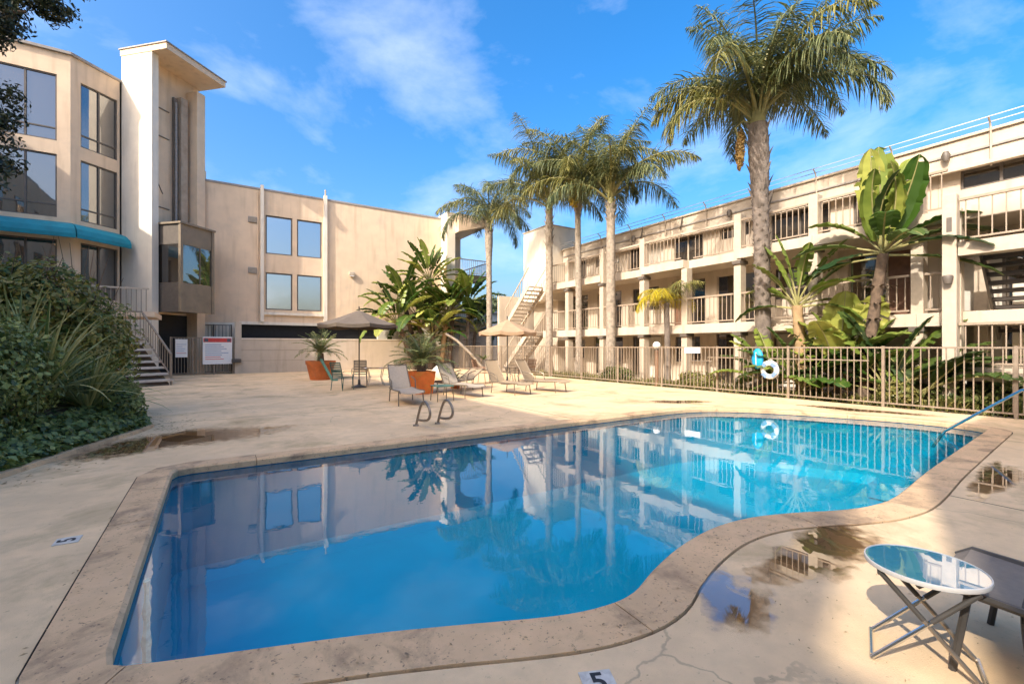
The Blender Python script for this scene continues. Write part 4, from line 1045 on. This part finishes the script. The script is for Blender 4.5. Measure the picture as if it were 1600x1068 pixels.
# ------------------------------------------------------------------ planted bank on the left
mb = B(); E_ = catmull([(-3.4, 4.0), (-2.75, 6.0), (-2.2, 7.55), (-1.78, 8.86), (-1.28, 10.3), (-1.2, 11.0), (-1.6, 12.2), (-2.6, 14.0), (-3.0, 17.0)], 4, False)
n = len(E_); vs = []; fs = []
for i, p in enumerate(E_):
    for j in range(6):
        vs.append((p.x - j * 1.0 - (.0 if j else 0), p.y + j * .15, (0, .45, .8, 1.05, 1.2, 1.25)[j] + (.012 if j == 0 else 0)))
for i in range(n - 1):
    for j in range(5): fs.append((i * 6 + j, (i + 1) * 6 + j, (i + 1) * 6 + j + 1, i * 6 + j + 1))
structure(mb.add(vs, fs).build('bank_soil', 'ground_soil', smooth=True))
kb = B()
for i in range(n - 1):
    a, c = E_[i], E_[i + 1]; t = (c - a).normalized(); nr = Vector((t.y, -t.x))
    kb.add([(a.x, a.y, -.02), (c.x, c.y, -.02), (c.x + nr.x * .12, c.y + nr.y * .12, -.02), (a.x + nr.x * .12, a.y + nr.y * .12, -.02),
            (a.x, a.y, .06), (c.x, c.y, .06), (c.x + nr.x * .10, c.y + nr.y * .10, .055), (a.x + nr.x * .10, a.y + nr.y * .10, .055)], [(4, 5, 6, 7), (3, 2, 6, 7), (0, 1, 5, 4)])
structure(kb.build('planter_kerb', 'coping'))
ri = random.Random(9)
t = thing('ivy_bush', 'dark green ivy mound filling the lower left corner of the planted bank', 'bush', (-3.0, 8.6, 0))
b = B(); leaf_cloud(b, [(-3.15, 8.2, .75, 1.0, 1.5, 1.0), (-2.75, 9.2, 1.0, .75, .9, .95), (-3.3, 6.8, .5, .9, 1.3, .8), (-3.0, 10.0, 1.0, .9, .9, .9)], 26000, .058, ri, aspect=1.25)
b.build('foliage', 'ivy_leaf', t, world=True)
b = B()
for k in range(30): a = ri.uniform(0, 6.28); b.tube([(-3.0 + math.cos(a) * .2, 8.6 + math.sin(a) * .2, .1), (-3.0 + math.cos(a) * .7, 8.6 + math.sin(a) * 1.0, ri.uniform(.5, 1.5))], [.02, .008], 4)
b.build('stems', 'bark', t, world=True)
b = B()
for _ in range(9000):
    i = ri.randrange(n - 9); p = E_[i].lerp(E_[i + 1], ri.random()); s = ri.random() ** 1.3 * .75
    c = Vector((p.x - s - .02 + ri.uniform(0, .08), p.y, .03 + s * .45 + ri.random() * .14)); nm = Vector((ri.gauss(.4, .5), ri.gauss(-.2, .5), 1)).normalized()
    a = nm.cross(Vector((ri.gauss(0, 1), ri.gauss(0, 1), .1))).normalized(); e = nm.cross(a); z = ri.uniform(.03, .06)
    b.add([c - a * z, c + e * z, c + a * z, c - e * z], [(0, 1, 2, 3)])
tag(b.build('ivy', 'ivy_leaf'), 'ivy ground cover creeping over the edge of the planted bank', 'ivy', kind='stuff')
t = thing('shrub', 'tall brownish green shrub at the top of the planted bank in front of the windows', 'shrub', (-3.2, 12.9, 0))
b = B(); leaf_cloud(b, [(-3.0, 12.6, 2.25, 1.0, 1.0, .95), (-2.4, 13.2, 1.7, .85, .9, .9), (-3.9, 12.6, 2.5, 1.1, 1.0, .85), (-2.3, 12.5, 1.2, .8, .8, 1.0), (-4.8, 12.4, 2.3, 1.1, 1.1, 1.0), (-3.5, 12.2, 1.5, 1.2, .9, 1.2)], 26000, .062, ri, aspect=1.8)
b.build('foliage', 'red_shrub_leaf', t, world=True)
b = B()
for k in range(60):
    a = ri.uniform(0, 6.28); x, y = -3.2 + ri.uniform(-1.6, .9), 12.8 + ri.uniform(-.5, .5)
    b.tube([(x, y, .8), (x + math.cos(a) * .3, y + math.sin(a) * .3, ri.uniform(1.8, 2.8)), (x + math.cos(a) * .6, y + math.sin(a) * .5, ri.uniform(2.6, 3.75))], [.018, .011, .004], 4)
b.build('twigs', 'bark', t, world=True)
t = thing('flax_plant', 'spiky green flax with long arching strap leaves in the middle of the bank', 'plant', (-2.35, 9.9, .6))
for (cx, cy, cz, m, Ls) in ((-2.35, 9.9, .75, 95, 1.5), (-1.95, 10.6, .45, 75, 1.15), (-2.75, 10.4, 1.2, 55, 1.35)):
    b = B()
    for k in range(m):
        a = ri.uniform(0, 6.28); el = ri.uniform(.15, 1.45)
        strap(b, (cx + math.cos(a) * .08, cy + math.sin(a) * .08, cz), (math.cos(a) * math.cos(el), math.sin(a) * math.cos(el), math.sin(el)), Ls * ri.uniform(.7, 1.15), .026, ri.uniform(.3, 1.3), 6, .4)
    b.build('leaf_fan', 'flax_leaf', t, world=True)
sp = thing('low_shrub', 'rounded small-leaved shrub at the tip of the bank beside the steps', 'shrub', (-1.5, 11.0, 0))
b = B(); leaf_cloud(b, [(-1.55, 10.95, .35, .36, .5, .42), (-1.75, 11.6, .5, .45, .5, .5), (-2.2, 11.3, .7, .5, .6, .6)], 6500, .05, ri); b.build('foliage', 'ivy_leaf', sp, world=True)
B().tube([(-1.5, 10.95, 0), (-1.5, 10.95, .35)], .02, 5).build('stem', 'bark', sp, world=True)
# conifer reaching into the top left corner
ct = thing('conifer_tree', 'dark conifer with dense clumped sprays reaching into the top left corner', 'tree', (-5.0, 11.6, 0))
B().tube([(-5.0, 11.6, 0), (-4.95, 11.6, 3), (-4.9, 11.65, 6), (-4.8, 11.7, 9.2)], [.22, .19, .15, .06], 10).build('trunk', 'bark', ct, world=True, smooth=True)
lim = B(); bl = []
for (x, y, z, r_) in ((-2.85, 11.2, 7.35, .50), (-3.4, 11.3, 7.45, .75), (-2.35, 11.1, 7.75, .45), (-3.15, 11.5, 6.95, .42), (-3.30, 11.6, 5.3, .42), (-3.2, 11.45, 4.75, .36), (-3.4, 11.5, 5.8, .42), (-3.3, 11.4, 4.4, .25), (-4.4, 11.6, 8.8, .9), (-4.3, 11.6, 6.6, .6), (-5.6, 11.8, 8.2, 1.0), (-4.6, 11.6, 10, .8), (-5.8, 11.4, 6.3, .9)):
    lim.tube([(-4.9, 11.65, z - .7), ((x - 4.9) / 2, (y + 11.65) / 2, z - .25), (x, y, z - .05)], [.06, .045, .02], 5)
    for k in range(5): bl.append((x + ri.uniform(-.6, .6) * r_, y + ri.uniform(-.6, .6) * r_, z + ri.uniform(-.5, .5) * r_, r_ * .55, r_ * .55, r_ * .5))
lim.build('limbs', 'bark', ct, world=True)
b = B(); leaf_cloud(b, bl, 30000, .042, ri, aspect=2.2, shell=.3); b.build('crown', 'conifer_leaf', ct, world=True)

# ------------------------------------------------------------------ trees and low building beyond the gap
fb = thing('carport_building', 'low white roofed carport building far behind the tan umbrella', 'building', (22, 44, 0))
B().box(15, 30, 40, 48, 2.6, 4.9).build('fascia', 'stucco_white', fb, world=True)
B().box(15.4, 29.8, 40.6, 48, -.1, 2.58).build('carport', 'void_shade', fb, world=True)  # solid block, the carport's inner shade painted as near-black
B().box(14.6, 30.2, 39.6, 48.2, 4.902, 5.1).build('roof', 'roof_gravel', fb, world=True)
for k in range(6): B().box(15.3 + k * 2.7, 15.7 + k * 2.7, 40.1, 40.5, -.1, 2.59).build('post', 'cream_paint', fb, world=True)
for k in range(5):
    w = B().box(16.2 + k * 2.7, 17.7 + k * 2.7, 39.94, 39.998, 3.3, 4.3).build('window', 'bronze_frame', fb, world=True)
    B().box(16.27 + k * 2.7, 17.63 + k * 2.7, 39.92, 39.938, 3.37, 4.23).build('pane', 'glass_dark', w)
w = tag(B().box(14.3, 16.9, 29.2, 29.35, -.1, 3.0).build('screen_wall', 'door_beige'), 'plain brown screen wall below the end balcony', 'wall')
def tree(label, loc, h, r, rnd, nl=4200, s=.22):
    t = thing('broadleaf_tree', label, 'tree', loc, 0, 'trees beyond the carport')
    B().tube([(0, 0, -.1), (.1, 0, h * .35), (.05, .1, h * .75)], [.22, .16, .06], 8).build('trunk', 'bark', t)
    bl = []
    for k in range(11): a = rnd.uniform(0, 6.28); q_ = rnd.uniform(.1, .75); bl.append((math.cos(a) * r * q_, math.sin(a) * r * q_, h * rnd.uniform(.45, .92), r * rnd.uniform(.3, .5), r * rnd.uniform(.3, .5), r * rnd.uniform(.25, .4)))
    lb_ = B()
    for q_ in bl[:6]: lb_.tube([(.08, 0, h * .35), (q_[0] * .6, q_[1] * .6, q_[2] * .85), q_[:3]], [.09, .05, .02], 5)
    lb_.build('limb', 'bark', t)
    b = B(); leaf_cloud(b, bl, nl, s, rnd, shell=.2); b.build('crown', 'tree_leaf', t)
tree('round green tree in the gap beside the white stair block', (28.5, 51, 0), 8.4, 3.6, ri)
tree('bluish green tree in the gap directly behind the thin palm', (25.5, 53, 0), 7.6, 3.6, ri)
tree('green tree showing beneath the end balcony', (21.5, 50, 0), 7.8, 3.6, ri)

# ------------------------------------------------------------------ furniture
def lounger(label, loc, rz, sling, back=48, name='sun_lounger', frame='frame_bronze', group='sun loungers on the deck'):
    """head at the origin side, feet along +X"""
    t = thing(name, label, 'lounger', loc, rz, group)
    Lg, W_, h = 1.35, .62, .36
    for s in (-1, 1):
        y = s * W_ / 2
        B().tube([(0, y, h), (Lg * .5, y, h - .01), (Lg, y, h + .02), (Lg + .06, y, h - .03)], .018, 6).build('side_rail', frame, t, smooth=True)
        for x in (.12, Lg - .12):
            B().tube([(x, y, h), (x + (.05 if x > .5 else -.05), y * 1.04, 0)], .016, 6).build('leg', frame, t, smooth=True)
        B().tube([(-.1, y * 1.02, h + .30), (.16, y * 1.05, h + .27), (.36, y * 1.05, h + .22), (.42, y * 1.03, h)], .017, 6).build('armrest', frame, t, smooth=True)
    bl = .78; c, s_ = math.cos(R(back)), math.sin(R(back))
    def sheet(name, pts, wd, par):
        n_ = len(pts); vs = []; fs = []
        for j, (x, z) in enumerate(pts):
            for k in range(5):
                f_ = k / 4 - .5; sag = -.035 * math.cos(math.pi * f_)
                vs.append((x, wd * f_, z + sag))
        o_ = len(vs)
        for i in range(n_ - 1):
            for k in range(4): fs.append((i * 5 + k, i * 5 + k + 1, (i + 1) * 5 + k + 1, (i + 1) * 5 + k))
        vs2 = [(x, y, z - .008) for x, y, z in vs]; fs2 = [tuple(o_ + q_ for q_ in f_[::-1]) for f_ in fs]
        B().add(vs + vs2, fs + fs2).build(name, sling, par, smooth=True)
    sheet('seat_sling', [(.02, h + .01), (Lg * .35, h), (Lg * .7, h - .005), (Lg, h + .025), (Lg + .06, h - .02)], W_ - .03, t)
    bp_ = [(-c * bl * f_, h + .02 + s_ * bl * f_) for f_ in (0, .25, .5, .75, 1)]
    br = B()
    for s in (-1, 1): br.tube([(bp_[0][0], s * (W_ / 2 - .03), bp_[0][1]), (bp_[-1][0], s * (W_ / 2 - .05), bp_[-1][1])], .015, 6)
    br.tube([(bp_[-1][0], -W_ / 2 + .05, bp_[-1][1]), (bp_[-1][0], W_ / 2 - .05, bp_[-1][1])], .015, 6)
    bo_ = br.build('back_frame', frame, t, smooth=True)
    sheet('back_sling', bp_, W_ - .08, bo_)
    return t
def face(dx, dy): return math.atan2(dy, dx)
lounger('grey sling lounger, leftmost of the row, in front of the orange planter', (4.25, 12.45, 0), face(-.12, -1), 'sling_grey', 50)
lounger('pale sling lounger just right of the orange planter', (6.15, 13.2, 0), face(.12, -1), 'sling_grey', 52)
lounger('tan sling lounger in the middle of the row casting a dark shadow', (7.75, 13.0, 0), face(.12, -1), 'sling_tan', 60)
lounger('tan sling lounger at the right end of the row', (9.0, 12.95, 0), face(.35, -1), 'sling_tan', 58)
lounger('tan sling lounger standing behind the middle of the row', (7.3, 14.4, 0), face(-.9, -.5), 'sling_tan', 25)
lounger('black framed lounger cut off by the right edge beside the folding table', (3.19, -.60, 0), R(90), 'sling_dark', 3, frame='dark_metal')

def patio_chair(label, loc, rz, fm, slat):
    t = thing('patio_chair', label, 'chair', loc, rz, 'patio chairs')
    h = .44
    for x, y in ((.24, .25), (.24, -.25), (-.22, .25), (-.22, -.25)):
        B().tube([(x * .92, y, h), (x * 1.15, y * 1.05, 0)], .014, 6).build('leg', fm, t)
    for s in (-1, 1):
        B().tube([(.25, s * .27, h), (.25, s * .28, h + .2), (-.2, s * .28, h + .22), (-.24, s * .26, h + .2)], .014, 6).build('armrest', fm, t)
        B().tube([(-.2, s * .23, h), (-.34, s * .23, h + .52)], .014, 6).build('back_post', fm, t)
    st_ = B()
    for k in range(8): st_.box(-.22 + k * .06, -.175 + k * .06, -.24, .24, h - .01, h + .008)
    for k in range(8):
        f_ = (k + .5) / 8; sm = B().box(-.008, .008, -.225, .225, -.022, .022).build('back_slat', slat, t, loc=(-.2 - .14 * f_, 0, h + .04 + .5 * f_))
    st_.build('seat', slat, t); return t
patio_chair('dark green patio chair on the near side of the taupe umbrella', (3.55, 16.5, 0), face(.75, .5), 'chair_green', 'chair_green')
patio_chair('grey slatted patio chair behind the taupe umbrella pole', (4.55, 18.1, 0), face(-.3, -1), 'chair_grey', 'chair_grey')
patio_chair('brown patio chair beyond the loungers under the tan umbrella', (9.0, 16.4, 0), face(.6, -.7), 'sling_brown', 'sling_brown')
patio_chair('brown patio chair to the right of the dark bistro table', (11.0, 16.0, 0), face(-1, -.2), 'sling_brown', 'sling_brown')
def round_table(label, loc, r, h, top, leg, ped=False):
    t = thing('patio_table', label, 'table', loc)
    B().lathe([(0, h - .03), (r - .01, h - .03), (r, h - .015), (r - .01, h), (0, h)], 26).build('table_top', top, t, smooth=True)
    for k in range(4):
        a = k * math.pi / 2 + .6
        B().tube([(math.cos(a) * r * .75, math.sin(a) * r * .75, h - .03), (math.cos(a) * r * .55, math.sin(a) * r * .55, h * .45), (math.cos(a) * r * .8, math.sin(a) * r * .8, 0)], .014, 6).build('leg', leg, t)
    return t
round_table('glass topped round patio table beside the grey slatted chair', (5.1, 17.9, 0), .55, .70, 'glass_sky', 'cream_paint')
round_table('small dark bistro table under the tan umbrella', (10.0, 15.6, 0), .42, .68, 'glass_dark', 'dark_metal')
tb_ = thing('side_table', 'low green topped side table between the two grey loungers', 'table', (5.2, 11.75, 0))
B().box(-.25, .25, -.25, .25, .40, .43).build('table_top', 'table_green', tb_, bevel=.008)
for x in (-.22, .22):
    for y in (-.22, .22): B().tube([(x, y, .40), (x * 1.1, y * 1.1, 0)], .013, 6).build('leg', 'frame_bronze', tb_)

def umbrella(label, loc, r, z_edge, z_top, mat, n=8):
    t = thing('patio_umbrella', label, 'umbrella', loc, 0, 'patio umbrellas')
    B().tube([(0, 0, .05), (0, 0, z_top + .08)], .022, 8).build('pole', 'dark_metal', t, smooth=True)
    B().lathe([(0, 0), (.27, 0), (.27, .04), (.12, .08), (.05, .12), (.04, .3), (0, .3)], 20).build('base', 'dark_metal', t, smooth=True)
    B().lathe([(0, 0), (.025, .0), (.03, .03), (0, .08)], 8, (0, 0, z_top + .08)).build('finial', 'dark_metal', t, smooth=True)
    vs = [(0, 0, z_top)]; m = 5; fs = []
    ring = 4 * n
    for j in range(1, m + 1):
        f_ = j / m
        for k in range(ring):
            a = 2 * math.pi * k / ring; q_ = (k % 4) / 4; scal = 1 - .055 * math.sin(math.pi * q_) * f_
            z = z_top + (z_edge - z_top) * (f_ ** 1.08) - .04 * math.sin(math.pi * f_) - .05 * math.sin(math.pi * q_) * f_
            vs.append((math.cos(a) * r * f_ * scal, math.sin(a) * r * f_ * scal, z))
    for k in range(ring): fs.append((0, 1 + k, 1 + (k + 1) % ring))
    for j in range(m - 1):
        for k in range(ring):
            a_ = 1 + j * ring; fs.append((a_ + k, a_ + ring + k, a_ + ring + (k + 1) % ring, a_ + (k + 1) % ring))
    o0 = 1 + (m - 1) * ring; base_ = len(vs)
    for k in range(ring): x, y, z = vs[o0 + k]; vs.append((x * .995, y * .995, z - .12))
    for k in range(ring): fs.append((o0 + k, base_ + k, base_ + (k + 1) % ring, o0 + (k + 1) % ring))
    B().add(vs, fs).build('canopy', mat, t)
    for k in range(n):
        a = 2 * math.pi * k / n; c, s_ = math.cos(a), math.sin(a)
        B().tube([(0, 0, z_top - .05), (c * r * .97, s_ * r * .97, z_edge - .03)], .008, 5).build('rib', 'dark_metal', t)
    return t
umbrella('taupe patio umbrella on a dark pole beside the green chair', (4.3, 17.2, 0), 1.45, 2.32, 2.85, 'umbrella_taupe')
umbrella('tan patio umbrella over the bistro table in front of the far stairs', (9.75, 15.6, 0), 1.2, 2.1, 2.6, 'umbrella_tan')

def pot_plant(label, loc, r, h, mat, nf, L, rnd, square=False, trunk=.25):
    t = thing('potted_sago_palm', label, 'potted plant', loc, 0, 'potted sago palms')
    if square:
        p = B(); a, c = r * .74, r * .95
        p.add([(-a, -a, 0), (a, -a, 0), (a, a, 0), (-a, a, 0), (-c, -c, h), (c, -c, h), (c, c, h), (-c, c, h)], [(0, 3, 2, 1), (0, 1, 5, 4), (1, 2, 6, 5), (2, 3, 7, 6), (3, 0, 4, 7)])
        po = p.build('pot', mat, t)
    else:
        po = B().lathe([(0, 0), (r * .70, 0), (r * .95, h * .82), (r * 1.0, h * .82), (r * 1.02, h), (r * .92, h), (r * .9, h * .9)], 24).build('pot', mat, t, smooth=True)
    B().lathe([(0, h * .9 + .02), (r * .88, h * .9)], 20).build('soil', 'soil', t)
    B().tube([(0, 0, h * .85), (0, 0, h + trunk)], [.16, .13], 10).build('trunk', 'bark', t)
    for k in range(nf):
        f_ = k / nf
        pr_ = frond(L * rnd.uniform(.85, 1.1), R(86 - 70 * f_ + rnd.uniform(-6, 6)), R(35 + 55 * f_), 34, .20 * L ** .5, .011, rnd, plume=.15, hang=.12, start=.15, mat='sago_leaf')
        put_frond(t, pr_, (0, 0, h + trunk), R(k * 137.5))
    return t
rs = random.Random(4)
pot_plant('sago palm in a round terracotta pot near the low wall', (3.85, 22.3, 0), .64, .86, 'terracotta', 30, 1.25, rs, trunk=.35)
pot_plant('sago palm in a square bright orange planter behind the loungers', (5.45, 13.95, 0), .37, .72, 'terracotta_orange', 36, 1.3, rs, True, .2)
gh = thing('green_hose', 'thick faded green hose leaning against the terracotta pot', 'hose', (3.7, 21.4, 0))
B().tube([(3.75, 21.68, .95), (3.95, 21.45, .5), (4.15, 21.2, .03), (4.35, 21.1, .03)], .06, 8).build('hose', 'table_green', gh, world=True, smooth=True)
gp = thing('potted_plant', 'small red flower pot with a leafy plant between the loungers', 'potted plant', (7.1, 14.9, 0))
B().lathe([(0, 0), (.15, 0), (.22, .3), (.2, .32), (0, .3)], 16).build('pot', 'terracotta', gp, smooth=True)
b = B()
for k in range(26): a = k * 2.4; strap(b, (0, 0, .3), (math.cos(a), math.sin(a), rs.uniform(.4, 2)), rs.uniform(.3, .6), .03, .9, 4)
b.build('leaves', 'sago_leaf', gp)
bp2 = thing('boulder', 'pale rounded boulder against the fence behind the small red pot', 'rock', (8.6, 19.4, 0))
bm = bmesh.new(); bmesh.ops.create_icosphere(bm, subdivisions=3, radius=.45)
for v in bm.verts: v.co *= 1 + .25 * noise.noise(v.co * 2.2); v.co.z = v.co.z * .85 + .33
me = bpy.data.meshes.new('rock'); bm.to_mesh(me); bm.free(); me.materials.append(M('stucco_white')); inst(me, 'rock', bp2)

# ladder rails, handrail, lamp, ring, float
for i, x in enumerate((3.12, 3.56)):
    pts = catmull([(x, 8.26, 0), (x, 8.14, .22), (x, 7.99, .43), (x, 7.82, .50), (x, 7.64, .43), (x, 7.57, .31), (x, 7.66, .20), (x, 7.9, .15), (x, 8.17, .13)], 4, False)
    t = thing('ladder_rail', ('left' if i == 0 else 'right') + ' one of the two bent metal grab rails at the far pool edge', 'rail', (x, 8.26, 0), 0, 'pool ladder rails')
    B().tube(pts, .024, 8).build('rail', 'dull_steel', t, world=True, smooth=True)
    B().lathe([(0, 0), (.06, 0), (.05, .03), (0, .035)], 14).build('flange', 'dull_steel', t, smooth=True)
t = thing('pool_handrail', 'straight steel handrail slanting down into the right end of the pool', 'rail', (10.9, 1.5, 0))
B().tube([(10.6, .9, 0), (10.62, .95, .75), (10.66, 1.1, .93), (10.72, 1.3, .93), (10.85, 1.75, .80), (11.05, 2.72, -.02), (11.1, 2.9, -.35)], .024, 8).build('rail', 'steel', t, world=True, smooth=True)
B().lathe([(0, 0), (.06, 0), (.05, .03), (0, .035)], 14, (10.6, .9, 0)).build('flange', 'steel', t, world=True)
t = thing('globe_lamp', 'white globe lamp on a short post in front of the galleries', 'lamp', (14.3, 11.9, 0))
B().tube([(0, 0, -.03), (0, 0, 1.38)], .075, 12).build('post', 'sling_brown', t, smooth=True)
B().lathe([(0, 0)] + [(.15 * math.sin(a * math.pi / 10), .15 - .15 * math.cos(a * math.pi / 10)) for a in range(1, 10)] + [(0, .30)], 18, (0, 0, 1.40)).build('globe', 'globe_white', t, smooth=True)
B().lathe([(0, 0), (.09, 0), (.09, .04), (0, .04)], 12, (0, 0, 1.37)).build('collar', 'dark_metal', t)
def torus(R0, r0, ms=28, ns=10):
    b = B(); vs = []; fs = []
    for i in range(ms):
        a = 2 * math.pi * i / ms
        for j in range(ns):
            e = 2 * math.pi * j / ns; vs.append((r0 * math.sin(e), (R0 + r0 * math.cos(e)) * math.cos(a), (R0 + r0 * math.cos(e)) * math.sin(a)))
    for i in range(ms):
        for j in range(ns): fs.append((i * ns + j, ((i + 1) % ms) * ns + j, ((i + 1) % ms) * ns + (j + 1) % ns, i * ns + (j + 1) % ns))
    return b.add(vs, fs)
t = thing('life_ring', 'white life ring hung on the pool fence', 'life ring', (13.90, 7.35, .80))
torus(.20, .075).build('ring', 'ring_white', t, smooth=True)
for k in range(4):
    a = k * math.pi / 2 + .7; B().box(-.08, .08, -.05, .05, -.082, .082).build('band', 'sign_blue', t, loc=(0, math.cos(a) * .2, math.sin(a) * .2)).rotation_euler = (a, 0, 0)
B().tube([(0, .22, .2), (.02, 0, .32), (0, -.22, .2)], .008, 5).build('rope', 'ring_white', t)
t = thing('rescue_float', 'bright blue throw float hung on the fence above the white life ring', 'float', (13.9, 7.72, 1.13))
b = B(); prof = []
for k in range(9):
    a = math.pi * k / 8; prof.append((.18 * math.sin(a), -.32 * math.cos(a)))
b.lathe(prof, 18); b.v = [(x * .45, y, z) for x, y, z in b.v]; b.build('body', 'float_blue', t, smooth=True)
B().tube([(-.085, 0, -.2), (-.10, 0, 0), (-.085, 0, .2)], .012, 5).build('strap', 'ring_white', t)

# depth markers
def marker(label, loc, rz, s):
    t = thing('depth_marker', label, 'tile', loc, rz)
    B().box(-.075 * s, .075 * s, -.075 * s, .075 * s, 0, .005).build('tile', 'white_tile', t)
    c = bpy.data.curves.new('digit', 'FONT'); c.body = '5'; c.size = .15 * s; c.align_x = 'CENTER'; c.align_y = 'CENTER'; c.extrude = .0006; c.offset = .003
    tmp = bpy.data.objects.new('tmp', c); COL.objects.link(tmp); bpy.context.view_layer.update()
    me = bpy.data.meshes.new_from_object(tmp.evaluated_get(bpy.context.evaluated_depsgraph_get())); bpy.data.objects.remove(tmp)
    me.materials.clear(); me.materials.append(M('black_paint')); inst(me, 'digit', t, loc=(0, 0, .0065))
marker('square white depth tile numbered 5 at the bottom edge of the deck', (1.42, 1.50, .001), R(-24), 1.0)
marker('faded depth tile numbered 5 on the deck left of the pool', (-1.0, 4.82, .001), R(90), 1.0)
ws = tag(B().tube([(-.435, 4.03 + .012 * math.sin(k * 1.9), -.12 - k * .07) for k in range(10)], [.012 + .012 * (k % 3 == 0) + .002 * k for k in range(10)], 6).build('white_strip', 'white_tile', smooth=True), 'white strip under water running down the left pool wall', 'strip')

# folding table
t = thing('folding_table', 'small round folding table with mirror-like glass top at the lower right', 'table', (2.83, .77, 0))
B().lathe([(0, .452), (.222, .452), (.222, .460), (0, .460)], 40).build('glass_top', 'glass_table', t, smooth=True)
B().lathe([(.216, .442), (.227, .441), (.230, .451), (.228, .462), (.223, .463), (.223, .4515), (.216, .4515)], 40).build('rim', 'rim_grey', t, smooth=True)
B().tube([(.15 * math.cos(a * math.pi / 8), .15 * math.sin(a * math.pi / 8), .425) for a in range(17)], .009, 6).build('under_ring', 'dark_metal', t, smooth=True)
ux, uy = math.cos(R(-70)), math.sin(R(-70))
for s in (-1, 1):
    ox, oy = -uy * .13 * s, ux * .13 * s
    for d in (-1, 1):
        k = B(); p0 = Vector((ox + ux * .17 * d, oy + uy * .17 * d, .43)); p1 = Vector((ox - ux * .20 * d, oy - uy * .20 * d, .008)); pm = p0.lerp(p1, .42)
        lg = B().tube([p0, pm], .012, 8).build('leg', 'dark_metal', t, smooth=True); B().tube([pm, p1], .0105, 8).build('leg_sleeve', 'dull_steel' if d < 0 else 'steel', lg, smooth=True)
for d in (-1, 1):
    B().tube([(-uy * .13 - ux * .20 * d, ux * .13 - uy * .20 * d, .02), (uy * .13 - ux * .20 * d, -ux * .13 - uy * .20 * d, .02)], .009, 6).build('foot_bar', 'steel', t)
    B().tube([(-uy * .13 + ux * .17 * d, ux * .13 + uy * .17 * d, .42), (uy * .13 + ux * .17 * d, -ux * .13 + uy * .17 * d, .42)], .009, 6).build('top_bar', 'dark_metal', t)
hb = thing('black_cable', 'thin black cable hanging down at the lower right edge', 'cable', (3.0, .45, 0))
B().tube(catmull([(3.02, .47, .40), (2.93, .47, .33), (2.90, .455, .2), (2.92, .44, .08), (2.98, .42, .012)], 4, False), .007, 6).build('cable', 'dark_metal', hb, world=True, smooth=True)

# dry leaf litter blown onto the coping and the deck
rt = random.Random(31); b = B()
def fleck(x, y, z, s_):
    a = rt.uniform(0, 6.28); c, d = math.cos(a), math.sin(a); w = s_ * rt.uniform(.2, .45)
    b.add([(x - c * s_, y - d * s_, z), (x - d * w, y + c * w, z + s_ * .25), (x + c * s_, y + d * s_, z + s_ * .1), (x + d * w, y - c * w, z + s_ * .05)], [(0, 1, 2, 3)])
for k in range(170):
    i = rt.randrange(0, 46); p = INNER[i].lerp(OUTER[i], rt.uniform(.35, 1.0) ** .6); fleck(p.x + rt.uniform(-.06, .06), p.y + rt.uniform(-.06, .06), .018, rt.uniform(.006, .017))
for k in range(80):
    p = INNER[-4 - rt.randrange(0, 4)].lerp(OUTER[-4], rt.random()); fleck(p.x - rt.uniform(0, .05), p.y + rt.uniform(-1.2, 1.2), .018, rt.uniform(.006, .018))
for k in range(240):
    p = E_[rt.randrange(6, n - 10)] if False else E_[rt.randrange(6, 26)]; fleck(p.x + .14 + abs(rt.gauss(0, .35)), p.y + rt.uniform(-.5, .5), .006, rt.uniform(.012, .035))
for k in range(110): fleck(rt.uniform(1.0, 4.2), rt.uniform(.3, 1.6), .004, rt.uniform(.004, .012))
tag(b.build('leaf_litter', 'dead_leaf'), 'dry leaf litter scattered over the coping and deck', 'leaf litter', kind='stuff')
